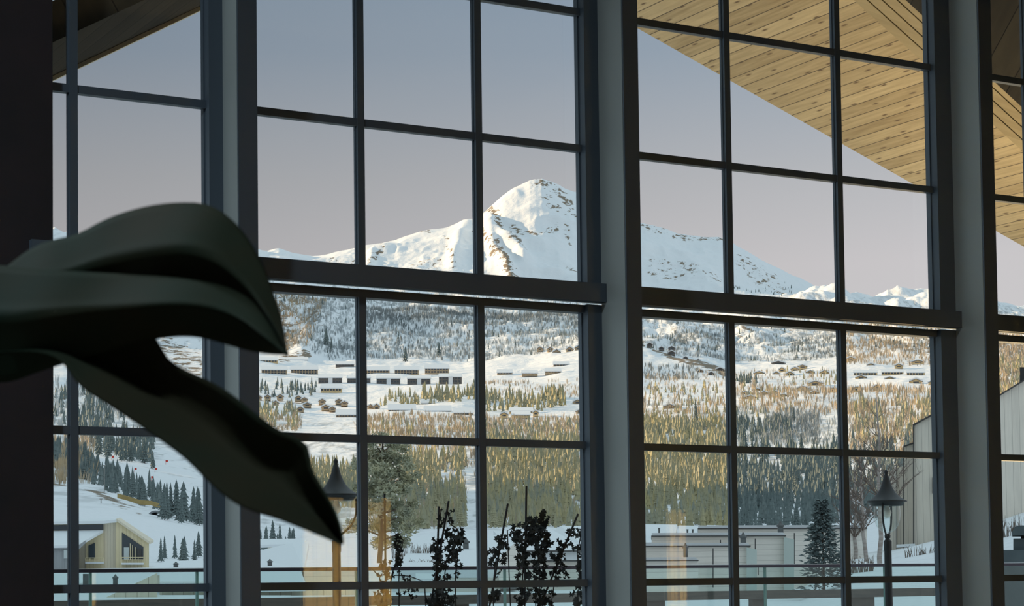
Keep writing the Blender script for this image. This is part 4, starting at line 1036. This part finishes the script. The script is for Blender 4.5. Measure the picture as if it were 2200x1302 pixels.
# the rest of the forest: small far spruces as one mass
def mass(name, spec, m, label, cat, low=True):
    k = MB(); rr = random.Random(5)
    for (n, fx, fy, hp, ymin, ex) in spec:
        for _ in range(n):
            x = fx(rr); y = fy(rr, x)
            if ex and ex(x, y): continue
            b = hit(x, y, ymin)
            if b is None: continue
            hgt = hp(rr) / sc(b.y)
            spruce_mesh(k, b - Vector((0, 0, .2)), hgt, hgt * rr.uniform(.14, .22), 4, 4, rr)
    o = k.build(name, m); return tag(o, label, cat, None, 'stuff')
mass('spruce_forest', [
    (900, lambda r: r.uniform(1030, 1270), lambda r, x: r.uniform(962, 1140), lambda r: r.uniform(26, 50), 500, clear),
    (380, lambda r: r.uniform(860, 1005), lambda r, x: r.uniform(985, 1140), lambda r: r.uniform(26, 46), 500, clear),
    (700, lambda r: r.uniform(1370, 1565), lambda r, x: r.uniform(955, 1140), lambda r: r.uniform(26, 50), 500, None),
    (330, lambda r: r.uniform(1372, 1562), lambda r, x: r.uniform(905, 962), lambda r: r.uniform(16, 36), 500, None),
    (260, lambda r: r.uniform(655, 775), lambda r, x: r.uniform(1005, 1100), lambda r: r.uniform(24, 40), 500, None),
    (150, lambda r: r.uniform(1034, 1262), lambda r, x: r.uniform(915, 965), lambda r: r.uniform(16, 34), 500, None),
    (110, lambda r: r.uniform(1034, 1215), lambda r, x: r.uniform(862, 884) - (max(0, x - 1160)) * .2, lambda r: r.uniform(16, 38), 500, None),
    (60, lambda r: r.uniform(905, 1020), lambda r, x: r.uniform(850, 872), lambda r: r.uniform(14, 38), 500, None),
    (40, lambda r: r.uniform(815, 900), lambda r, x: r.uniform(852, 870), lambda r: r.uniform(12, 26), 500, None),
    (60, lambda r: r.uniform(550, 640), lambda r, x: r.uniform(880, 925), lambda r: r.uniform(16, 34), 500, None),
    (60, lambda r: r.uniform(790, 1020), lambda r, x: r.uniform(915, 950), lambda r: r.uniform(14, 28), 500, None),
    (120, lambda r: r.uniform(1830, 2015), lambda r, x: r.uniform(870, 960), lambda r: r.uniform(16, 40), 500, None),
    (60, lambda r: r.uniform(2140, 2200), lambda r, x: r.uniform(780, 860), lambda r: r.uniform(16, 34), 500, None),
    (40, lambda r: r.uniform(1680, 1820), lambda r, x: r.uniform(795, 830), lambda r: r.uniform(10, 18), 500, None),
    (170, lambda r: r.uniform(1375, 1700), lambda r, x: r.uniform(835, 905), lambda r: r.uniform(10, 22), 500, None)],
    m_spruce_sunlit, 'dense yellow green spruce forest covering the lower hillside', 'forest')
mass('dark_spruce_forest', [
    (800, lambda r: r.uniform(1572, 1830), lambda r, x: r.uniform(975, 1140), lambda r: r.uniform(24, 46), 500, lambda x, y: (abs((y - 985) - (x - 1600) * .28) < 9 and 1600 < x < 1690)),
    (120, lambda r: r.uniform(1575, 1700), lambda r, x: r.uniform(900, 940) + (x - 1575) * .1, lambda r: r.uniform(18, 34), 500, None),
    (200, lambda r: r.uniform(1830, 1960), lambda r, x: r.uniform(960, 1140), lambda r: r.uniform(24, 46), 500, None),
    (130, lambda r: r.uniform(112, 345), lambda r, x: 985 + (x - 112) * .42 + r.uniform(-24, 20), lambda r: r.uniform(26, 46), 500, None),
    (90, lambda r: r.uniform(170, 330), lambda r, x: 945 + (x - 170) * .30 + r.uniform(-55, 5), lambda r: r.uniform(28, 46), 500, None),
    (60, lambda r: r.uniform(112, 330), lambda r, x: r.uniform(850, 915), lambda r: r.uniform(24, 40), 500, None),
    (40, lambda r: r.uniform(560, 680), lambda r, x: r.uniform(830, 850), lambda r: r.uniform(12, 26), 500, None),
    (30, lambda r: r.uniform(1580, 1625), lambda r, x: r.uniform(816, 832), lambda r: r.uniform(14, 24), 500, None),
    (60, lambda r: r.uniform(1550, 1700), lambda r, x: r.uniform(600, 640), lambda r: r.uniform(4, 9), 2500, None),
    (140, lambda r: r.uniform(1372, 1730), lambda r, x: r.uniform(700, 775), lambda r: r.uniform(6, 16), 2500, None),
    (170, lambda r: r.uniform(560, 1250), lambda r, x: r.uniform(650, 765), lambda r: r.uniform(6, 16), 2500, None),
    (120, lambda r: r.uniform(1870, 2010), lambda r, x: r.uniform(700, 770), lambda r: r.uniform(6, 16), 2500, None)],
    m_spruce_shaded, 'dark spruce forest on the shaded slopes', 'forest')
# leafless birch woods: thin upright twigs
def scrub(name, spec, m, label):
    k = MB(); rr = random.Random(9); V = []; Fc = []
    for (n, fx, fy, hp, ymin, ex) in spec:
        for _ in range(n):
            x = fx(rr); y = fy(rr, x)
            if ex and ex(x, y): continue
            b = hit(x, y, ymin)
            if b is None: continue
            hgt = hp(rr) / sc(b.y)
            for j in range(5):
                a = rr.uniform(0, 6.28); lean = rr.uniform(0, .3) * hgt; hh = hgt * rr.uniform(.6, 1.1)
                d = Vector((math.cos(a), math.sin(a), 0)); p = b + d * hgt * rr.uniform(0, .25); wd = .035 * hgt
                e = Vector((-d.y, d.x, 0)) * wd
                t = p + d * lean + Vector((0, 0, hh)); mid = p + d * lean * .4 + Vector((0, 0, hh * .55))
                o = len(V); V.extend([p - e * .5, p + e * .5, mid + e * 1.3, t, mid - e * 1.3]); Fc.append((o, o + 1, o + 2, o + 3, o + 4))
    k.add(V, Fc)
    return tag(k.build(name, m), label, 'wood', None, 'stuff')
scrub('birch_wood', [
    (1100, lambda r: r.uniform(548, 700), lambda r, x: r.uniform(636, 765), lambda r: r.uniform(6, 14), 2500, lambda x, y: (x - 545) > 160 - (y - 640) * .35),
    (1500, lambda r: r.uniform(790, 1262), lambda r, x: r.uniform(898, 960), lambda r: r.uniform(9, 20), 500, None),
    (900, lambda r: r.uniform(790, 1262), lambda r, x: r.uniform(960, 1140), lambda r: r.uniform(12, 26), 500, clear),
    (800, lambda r: r.uniform(1372, 1830), lambda r, x: r.uniform(838, 890) + (60 if x < 1560 else 0) * r.random(), lambda r: r.uniform(9, 20), 500, None),
    (700, lambda r: r.uniform(1820, 2020), lambda r, x: r.uniform(835, 990), lambda r: r.uniform(12, 26), 500, None),
    (350, lambda r: r.uniform(1372, 1800), lambda r, x: r.uniform(800, 845), lambda r: r.uniform(6, 14), 500, None),
    (600, lambda r: r.uniform(2135, 2205), lambda r, x: r.uniform(720, 860), lambda r: r.uniform(10, 20), 500, None),
    (1100, lambda r: r.uniform(1815, 2020), lambda r, x: r.uniform(705, 785), lambda r: r.uniform(7, 14), 500, None),
    (250, lambda r: r.uniform(550, 770), lambda r, x: r.uniform(890, 930), lambda r: r.uniform(8, 18), 500, lambda x, y: 650 < x < 765),
    (200, lambda r: r.uniform(1040, 1250), lambda r, x: r.uniform(820, 860), lambda r: r.uniform(6, 12), 500, None),
    (160, lambda r: r.uniform(112, 200), lambda r, x: r.uniform(940, 1040), lambda r: r.uniform(20, 40), 500, None)],
    m_scrub, 'leafless brown birch woods on the hillside')
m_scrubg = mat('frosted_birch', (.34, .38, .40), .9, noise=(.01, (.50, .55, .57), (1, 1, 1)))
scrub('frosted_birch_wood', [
    (4200, lambda r: r.uniform(545, 1262), lambda r, x: r.uniform(632, 772), lambda r: r.uniform(6, 13), 2500, lambda x, y: x < 660 and y < 740 and (x - 545) < 200 - (y - 640)),
    (1500, lambda r: r.uniform(1372, 1830), lambda r, x: r.uniform(690, 785), lambda r: r.uniform(5, 12), 2500, None),
    (380, lambda r: r.uniform(1572, 1830), lambda r, x: r.uniform(880, 985), lambda r: r.uniform(9, 20), 500, None),  # grey birch set here to colour the slope as shaded
    (250, lambda r: r.uniform(112, 330), lambda r, x: r.uniform(830, 935), lambda r: r.uniform(14, 26), 500, None)],
    m_scrubg, 'frosted bare birch wood on the blue shaded hillside')
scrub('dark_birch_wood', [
    (1700, lambda r: r.uniform(770, 1262), lambda r, x: 684 + (x - 770) * .02 + r.gauss(0, 9), lambda r: r.uniform(7, 14), 2500, None),
    (500, lambda r: r.uniform(700, 1262), lambda r, x: r.uniform(720, 775), lambda r: r.uniform(7, 15), 2500, None),
    (260, lambda r: r.uniform(1372, 1500), lambda r, x: r.uniform(790, 830), lambda r: r.uniform(7, 14), 2000, None),
    (300, lambda r: r.uniform(1440, 1560), lambda r, x: r.uniform(712, 770), lambda r: r.uniform(7, 13), 2500, None),
    (300, lambda r: r.uniform(1700, 1800), lambda r, x: r.uniform(725, 780), lambda r: r.uniform(7, 13), 2500, None),
    (300, lambda r: r.uniform(1640, 1760), lambda r, x: r.uniform(890, 960), lambda r: r.uniform(12, 26), 500, None)],
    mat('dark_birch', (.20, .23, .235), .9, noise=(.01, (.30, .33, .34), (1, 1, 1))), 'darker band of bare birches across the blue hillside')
for r in protos:
    for c in list(r.children): bpy.data.objects.remove(c)
    bpy.data.objects.remove(r)

# bushy spruce in front of the clad row
def near_spruce(px, y0, y1, Y, wpx, label, name='spruce_tree'):
    b = at(px, y1, Y); s = 1 / sc(Y); H = (y1 - y0) * s
    root = thing(name, label, 'tree', b)
    k = MB(); k.tube([b - Vector((0, 0, 1.2)), b + Vector((0, 0, H * .95))], [.06, .01], 8); k.build('trunk', m_trunk, root)
    rr = random.Random(4); k = MB()
    for i in range(1500):
        f = rr.random() ** .75; z = H * f
        R = wpx * s * (1 - f) ** .8 * (.85 + .3 * math.sin(i * 1.7)) + .02
        a = rr.uniform(0, 6.28); r = R * rr.uniform(.25, 1.0)
        p = b + Vector((math.cos(a) * r, math.sin(a) * r, z - r * .25)); d = Vector((math.cos(a), math.sin(a), rr.uniform(-.5, .5)))
        l = .17 * rr.uniform(.6, 1.3); e = d.cross(Vector((rr.uniform(-.3, .3), rr.uniform(-.3, .3), 1))).normalized() * l * .26; up = Vector((0, 0, l * .25))
        k.add([p, p + d * l * .6 + e, p + d * l * 1.1, p + d * l * .6 - e, p + d * l * .5 + up], [(0, 1, 4), (1, 2, 4), (2, 3, 4), (3, 0, 4)])
    k.build('foliage', m_spruce_shaded, root)
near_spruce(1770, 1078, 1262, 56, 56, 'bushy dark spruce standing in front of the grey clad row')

# spreading pine, left of centre
def pine():
    Y = 120; s = 1 / sc(Y); b = at(815, 1210, Y)
    root = thing('pine_tree', 'broad grey green pine between the left lamp post and the planter', 'tree', b)
    k = MB(); top = at(822, 945, Y); k.tube([b, (b + top) / 2 + Vector((.2, 0, 0)), top], [.17, .13, .05], 8); k.build('trunk', m_trunk, root)
    rr = random.Random(8); k = MB(); kb = MB()
    cl = [(800, 950, 20), (822, 940, 16), (842, 955, 20), (862, 965, 18), (800, 985, 34), (838, 985, 32), (868, 990, 18), (880, 1004, 14), (815, 1015, 34), (850, 1018, 26), (878, 1030, 18), (893, 1022, 12), (806, 1050, 34), (840, 1055, 32), (870, 1050, 20), (800, 1090, 30), (845, 1090, 30), (872, 1105, 22), (845, 1125, 30), (810, 1130, 26), (875, 1140, 20), (900, 1125, 16), (860, 1165, 26), (820, 1165, 24), (775, 1000, 24), (770, 1060, 26), (765, 1130, 26), (888, 1085, 14)]
    for (x, y, r) in cl:
        c = at(x, y, Y + rr.uniform(-2, 2)); R = r * s
        kb.tube([b + (top - b) * max(0, min(1, (c.z - b.z) / (top.z - b.z) - .08)), c], [.06, .02], 5)
        for _ in range(int(r * r * .42)):
            a = Vector((rr.gauss(0, 1), rr.gauss(0, 1), rr.gauss(0, 1))).normalized() * R * rr.uniform(.3, 1.05); a.z *= .7
            p = c + a; d = Vector((rr.uniform(-1, 1), rr.uniform(-1, 1), rr.uniform(-.2, 1))).normalized(); l = .26
            e = d.cross(Vector((rr.uniform(-1, 1), rr.uniform(-1, 1), .3))).normalized() * .055
            k.add([p - e, p + e, p + d * l + e * .4, p + d * l - e * .4], [(0, 1, 2, 3)])
    kb.build('branches', m_trunk, root); k.build('foliage', mat('pine_needles', (.30, .32, .24), .8, noise=(1.5, (.46, .44, .28), (1, 1, 1))), root)
pine()
# leafless birches right of centre
def birch(px, y1, y0, Y, seed, label, lean=0.0):
    rr = random.Random(seed); s = 1 / sc(Y); b = at(px, y1, Y); H = (y1 - y0) * s
    root = thing('birch_tree', label, 'tree', b - Vector((0, 0, .6)), 'bare birches near the right lamp')
    k = MB(); tw = MB()
    pts = [b - Vector((0, 0, .8))]; n = 9
    for i in range(1, n + 1):
        f = i / n; pts.append(b + Vector((lean * f * H + rr.uniform(-.05, .05), rr.uniform(-.05, .05), H * f * .86)))
    k.tube(pts, [.085 * (1 - .88 * i / n) + .008 for i in range(n + 1)], 8)
    def br(p, d, l, r, lv):
        q = [p]; 
        for i in range(4):
            d = (d + Vector((rr.uniform(-.22, .22), rr.uniform(-.22, .22), rr.uniform(-.05, .16)))).normalized(); q.append(q[-1] + d * l / 4)
        tw.tube(q, [r, r * .8, r * .6, r * .4, r * .2], 4)
        if lv:
            for _ in range(6 if lv == 2 else 4):
                j = rr.randrange(1, 5); a = rr.uniform(0, 6.28)
                nd = (d + Vector((math.cos(a), math.sin(a), rr.uniform(-.1, .5))) * .8).normalized(); br(q[j], nd, l * rr.uniform(.35, .6), r * .5, lv - 1)
    for i in range(26):
        f = rr.uniform(.3, 1.0); j = int(f * n); p = pts[j]; a = rr.uniform(0, 6.28)
        br(p, Vector((math.cos(a), math.sin(a), rr.uniform(.5, 1.2))).normalized(), H * .24 * (1.25 - f), .028 * (1.3 - f), 2)
    k.build('trunk', m_birch, root, True); tw.build('branches', mat('birch_twigs_%d' % seed, (.16, .12, .10), .9), root)
birch(1893, 1240, 790, 66, 1, 'tall bare birch rising behind the right lamp')
birch(1862, 1240, 900, 74, 6, 'slender bare birch left of the right lamp', -.03)
birch(1838, 1235, 960, 80, 12, 'small bare birch beside the dark glazing bar, left of the right lamp', .02)
# twiggy bushes poking through the snow
for i, (x, y, Y, n, hp_, lab) in enumerate(((888, 1190, 78, 70, 22, 'leafless shrub on the snow between the ivy plants'), (1850, 1222, 60, 60, 26, 'leafless shrub on the bank left of the lamp pole'), (1985, 1196, 72, 60, 26, 'leafless shrub on the snow bank below the clad building'), (2168, 1150, 70, 60, 44, 'leafless shrub on the snow bank at the right edge'), (905, 1213, 74, 50, 9, 'low dry tuft along the edge of the broad snowy roof'))):
    k = MB(); rr = random.Random(i); wid = (45, 26, 40, 34, 30)[i]
    for _ in range(n):
        xx = x + rr.uniform(-wid, wid); b = at(xx, y + rr.uniform(-6, 6), Y); s = 1 / sc(Y)
        t = b + Vector((rr.uniform(-8, 8) * s, rr.uniform(-.2, .2), hp_ * rr.uniform(.4, 1) * s)); k.tube([b - Vector((0, 0, .25)), (b + t) / 2 + Vector((rr.uniform(-.03, .03), 0, 0)), t], [.012, .009, .004], 4)
    tag(k.build('shrub', mat('twigs_%d' % i, (.17, .135, .11), .9)), lab, 'shrub', 'bare shrubs in the snow')

# ------------------------------------------------------------------ village houses on the far side
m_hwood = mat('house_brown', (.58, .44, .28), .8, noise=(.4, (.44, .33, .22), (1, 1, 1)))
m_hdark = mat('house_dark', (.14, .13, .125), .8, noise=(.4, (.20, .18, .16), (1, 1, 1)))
m_hsun = mat('house_yellow', (.80, .60, .32), .8, noise=(.4, (.68, .50, .27), (1, 1, 1)))  # golden sunlight put into the wall colour
m_hwin = mat('house_window', (.07, .085, .10), .3)
def bx(px0, px1, y0, y1, Y, dpt): return prism_px([(px0, y1), (px0, y0), (px1, y0), (px1, y1)], Y, dpt)
def yof(px, py):
    b = hit(px, py, 900); return b.y if b else 1900.0
def block(x0, x1, y0, y1, label, group, wm, nf=2, roof=.32, nm='apartment_block'):
    Y = yof((x0 + x1) / 2, y1) ; s = 1 / sc(Y); zb = 0
    r = thing(nm, label, 'building', at((x0 + x1) / 2, y1, Y), group)
    hr = (y1 - y0) * roof
    bx(x0 + 1, x1 - 1, y0 + hr, y1 + 3, Y, 10).build('wall', wm, r)
    roofpart(r, 'snow_roof', [(x0 - .5, y0 + hr + .6, Y - 1.5), (x1 + .5, y0 + hr + .6, Y - 1.5), (x1 - .5, y0 - 1, Y + 9), (x0 + .5, y0 - 1, Y + 9)], 1.0, m_snow_far)
    fh = (y1 - y0 - hr - 2) / nf; n = max(2, int((x1 - x0) / 6.5))
    for j in range(nf):
        ya = y0 + hr + 1.8 + j * fh
        for i in range(n):
            xa = x0 + 2 + (x1 - x0 - 4) * i / n; xb = xa + (x1 - x0 - 4) / n * .68
            bx(xa, xb, ya, ya + fh * .62, Y - .25, .3).build('window', m_hwin, r)
    return r
def chalet(cx, y1, wpx, hpx, label, group, wm=None, nm='chalet'):
    Y = yof(cx, y1); wm = wm or m_hwood
    r = thing(nm, label, 'house', at(cx, y1, Y), group)
    x0, x1 = cx - wpx / 2, cx + wpx / 2; ye = y1 - hpx * .5; yt = y1 - hpx
    prism_px([(x0 + wpx * .08, y1 + 2), (x0 + wpx * .08, ye), (cx, yt + hpx * .12), (x1 - wpx * .08, ye), (x1 - wpx * .08, y1 + 2)], Y, 9).build('wall', wm, r)
    t = hpx * .28
    prism_px([(x0, ye + .8), (x0, ye - t), (cx, yt - t * .6), (cx, yt + .6)], Y - 1, 11).build('snow_roof', m_snow_far, r)
    prism_px([(cx, yt + .6), (cx, yt - t * .6), (x1, ye - t), (x1, ye + .8)], Y - 1, 11).build('snow_roof', m_snow_far, r)
    prism_px([(x0, ye + 1.8), (x0, ye + .6), (cx, yt + .4), (x1, ye + .6), (x1, ye + 1.8), (cx, yt + 1.6)], Y - 1.3, .4).build('barge_board', m_hdark, r)
    bx(cx - wpx * .2, cx + wpx * .2, y1 - hpx * .42, y1 - hpx * .16, Y - .3, .4).build('window', m_hwin, r)
    return r
ORD = ['leftmost', 'second from left', 'third from left', 'fourth from left', 'fifth from left', 'sixth from left', 'seventh from left', 'eighth from left', 'ninth from left', 'tenth from left', 'eleventh from left', 'twelfth from left']
for i, (x0, x1, y0, y1) in enumerate(((520, 556, 788, 804), (561, 618, 787, 806), (624, 684, 786, 806), (782, 838, 788, 806), (847, 901, 787, 806), (912, 966, 784, 803))):
    block(x0, x1, y0, y1, 'long snow roofed apartment block in the upper row, ' + ORD[i], 'upper row of apartment blocks', m_hwood)
for i, (x0, x1, y0, y1) in enumerate(((683, 736, 805, 824), (745, 797, 806, 824), (808, 861, 807, 824), (874, 926, 807, 824), (942, 993, 803, 824))):
    r = block(x0, x1, y0, y1, 'dark glazed block in the row below the apartment blocks, ' + ORD[i], 'row of glazed blocks', m_hdark, 2, .25)
    Y = r.location.y; cx = (x0 + x1) / 2
    bx(cx - 4, cx + 5, y0 + 5, y1 + 2, Y - .8, .6).build('stair_tower', m_snow_far, r)
block(688, 736, 825, 842, 'long tan garage catching the sun below the glazed blocks', None, m_hsun, 1, .45, 'garage')
block(720, 762, 777, 787, 'small dark carport above the apartment blocks', None, m_hdark, 1, .4, 'carport')
block(600, 662, 768, 777, 'long low dark shed at the foot of the rocky hillside', None, m_hdark, 1, .4, 'shed')
block(545, 598, 768, 779, 'yellow lit low house at the foot of the rocky hillside', None, m_hsun, 1, .4, 'shed')
for i, (x0, x1, y0, y1) in enumerate(((721, 782, 880, 897), (833, 894, 869, 886), (857, 898, 883, 893), (866, 900, 892, 902), (904, 938, 858, 869), (910, 970, 872, 888), (973, 1017, 877, 892))):
    block(x0, x1, y0, y1, 'low sunlit terrace of flats with thick snow, in the lower village row, ' + ORD[i], 'lower village row', m_hsun if i % 2 else m_hwood, 1, .55, 'terraced_house')
for i, (x, y, w_, hh) in enumerate(((556, 858, 15, 10), (575, 858, 16, 11), (602, 857, 17, 11), (592, 871, 16, 11), (622, 872, 18, 11), (641, 860, 17, 11), (654, 862, 16, 9), (660, 874, 20, 10), (645, 884, 18, 11), (692, 867, 17, 11), (700, 880, 22, 11), (714, 882, 16, 9))):
    chalet(x, y, w_, hh, 'small snow roofed chalet in the cluster above the open snowfield, ' + ORD[i], 'chalets above the snowfield')
for i, (x, y, w_, hh) in enumerate(((728, 867, 17, 11), (740, 870, 17, 9), (796, 878, 16, 10), (809, 880, 16, 13))):
    chalet(x, y, w_, hh, 'snow roofed chalet left of the lower village row, ' + ORD[i], 'chalets left of the lower row')
for i, (x, y, w_, hh) in enumerate(((1160, 753, 14, 9), (1182, 753, 15, 8), (1196, 762, 18, 12), (1224, 756, 18, 12), (1243, 752, 18, 10))):
    chalet(x, y, w_, hh, 'sunlit chalet on the ridge left of the middle post, ' + ORD[i], 'chalets on the ridge')
block(1188, 1224, 777, 787, 'long low brown house below the ridge chalets', None, m_hwood, 1, .4, 'farmhouse')
for i, (x0, x1, y0, y1) in enumerate(((1067, 1102, 794, 805), (1120, 1156, 796, 805), (1170, 1206, 791, 802))):
    block(x0, x1, y0, y1, 'low house at the top edge of the bright snowfield, ' + ORD[i], 'houses at the bright snowfield', m_hwood, 1, .45, 'farmhouse')
for i, (x0, x1, y0, y1) in enumerate(((1093, 1146, 876, 887), (1098, 1140, 884, 895))):
    block(x0, x1, y0, y1, ['upper', 'lower'][i] + ' of two long snow roofed farm buildings below the spruce clump', None, m_hsun, 1, .5, 'farmhouse')
chalet(1083, 896, 20, 11, 'small gabled house left of the long farm buildings', None, m_hsun)
chalet(1151, 892, 14, 11, 'small gabled house right of the long farm buildings', None, m_hsun)
chalet(1241, 868, 22, 10, 'gabled house on the slope beside the middle post, upper', None, m_hwood)
chalet(1246, 888, 20, 9, 'gabled house on the slope beside the middle post, lower', None, m_hwood)
for i, (x, y, w_, hh) in enumerate(((1396, 744, 14, 8), (1421, 751, 12, 7), (1443, 751, 16, 8), (1443, 762, 18, 9), (1473, 772, 12, 7), (1500, 779, 14, 8), (1547, 798, 20, 9), (1505, 801, 14, 8), (1528, 806, 14, 8))):
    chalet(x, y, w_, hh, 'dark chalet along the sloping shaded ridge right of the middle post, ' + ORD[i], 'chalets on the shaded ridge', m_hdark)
chalet(1439, 878, 30, 10, 'lone low cabin on the slope in the left pane right of the middle post', None, m_hwood, 'cabin')
chalet(1672, 784, 32, 9, 'wide dark roofed house standing alone above the sunlit village', None, m_hdark)
for i, (x, y, w_, hh) in enumerate(((1631, 806, 26, 9), (1668, 808, 18, 10), (1680, 799, 16, 10), (1697, 808, 20, 10), (1708, 798, 20, 10), (1724, 791, 22, 8), (1741, 804, 20, 9), (1771, 806, 22, 11), (1752, 828, 34, 10), (1790, 842, 20, 10))):
    chalet(x, y, w_, hh, 'golden sunlit house in the upper village right of the shaded ridge, ' + ORD[i], 'upper sunlit village houses', m_hsun)
for i, (x, y, w_, hh) in enumerate(((1602, 848, 22, 8), (1612, 860, 36, 11), (1627, 843, 26, 9), (1642, 850, 24, 10), (1663, 848, 24, 10), (1683, 856, 34, 10), (1725, 838, 28, 9), (1750, 848, 24, 9))):
    chalet(x, y, w_, hh, 'sunlit house in the lower village string in the right middle window, ' + ORD[i], 'lower sunlit village houses', m_hsun)
for i, (x0, x1, y0, y1) in enumerate(((1833, 1886, 795, 808), (1893, 1942, 794, 807), (1947, 1988, 795, 808))):
    block(x0, x1, y0, y1, 'long golden lit house with a snow roof behind the bare birch, ' + ORD[i], 'long golden houses', m_hsun, 1, .30, 'terraced_house')
for i, (x, y, w_, hh) in enumerate(((1828, 776, 24, 10), (1871, 789, 20, 9), (1931, 790, 20, 9), (1972, 781, 32, 8), (2004, 779, 16, 8))):
    chalet(x, y, w_, hh, 'house above the long golden houses, ' + ORD[i], 'houses above the long golden ones', m_hsun)
for i, (x, y, w_, hh) in enumerate(((1850, 815, 26, 9), (1912, 818, 26, 9), (1968, 825, 30, 12), (2004, 826, 22, 9), (1842, 840, 30, 10), (1885, 836, 20, 10))):
    chalet(x, y, w_, hh, 'house below the long golden houses, ' + ORD[i], 'houses below the long golden ones', m_hsun)

# ------------------------------------------------------------------ small things on the ski slope
m_net = mat('ochre_net', (.42, .32, .13), .8, noise=(.8, (.34, .25, .10), (1, 1, 1)))
pts = [(252, 1060), (272, 1065), (300, 1074), (325, 1076), (348, 1083)]
k = MB()
for a, b in zip(pts[:-1], pts[1:]):
    k.hexa([at(a[0], a[1] + 10, 600), at(b[0], b[1] + 10, 600), at(b[0], b[1] + 10, 600.4), at(a[0], a[1] + 10, 600.4), at(a[0], a[1], 600), at(b[0], b[1], 600), at(b[0], b[1], 600.4), at(a[0], a[1], 600.4)])
tag(k.build('slope_net', m_net), 'ochre safety net along the foot of the ski slope', 'net')
k = MB(); c = at(334, 1114, 560); s = 1 / sc(560)
ring = []
for i in range(13):
    t = math.pi * i / 12
    ring.append((math.cos(t), math.sin(t)))
vs = []; fs = []
for i, (cx_, sy) in enumerate(ring):
    for (rr_, dy) in ((19 * s, 0), (15 * s, 0), (15 * s, 8), (19 * s, 8)):
        vs.append(c + Vector((cx_ * rr_, dy, sy * rr_ * .95 - .1)))
for i in range(12):
    for j in range(4): fs.append((i * 4 + j, i * 4 + (j + 1) % 4, (i + 1) * 4 + (j + 1) % 4, (i + 1) * 4 + j))
k.add(vs, fs); tag(k.build('snow_tunnel', mat('tunnel_grey', (.2, .22, .24), .6)), 'grey arched tunnel mouth in the snow below the net', 'tunnel')
for i, (x, y0, y1, lab) in enumerate(((224, 1000, 1046, 'tall grey floodlight pole on the left ski slope'), (217, 1072, 1102, 'short pole standing above the timber house'))):
    b = at(x, y1, 560); k = MB(); k.tube([b - Vector((0, 0, 2)), at(x, y0, 560)], .16, 6); k.tube([at(x - 3, y0, 560), at(x + 3, y0, 560)], .14, 6)
    tag(k.build('pole', mat('pole_grey_%d' % i, (.3, .3, .28), .7)), lab, 'pole')
m_red = mat('red_marker', (.65, .06, .04), .6)
for i, (x, y) in enumerate(((240, 984), (289, 1010), (325, 1028), (333, 1010), (356, 993))):
    b = at(x, y, 780); k = MB(); k.tube([b - Vector((0, 0, 1.0)), b + Vector((0, 0, .9))], .07, 5); k.prism([b + Vector((0, 0, 0)), b + Vector((.9, 0, 0)), b + Vector((.9, 0, .9)), b + Vector((0, 0, .9))], (0, .08, 0))
    tag(k.build('slope_marker', m_red), 'red marker flag on the ski slope, ' + ORD[i], 'marker', 'red ski slope markers')
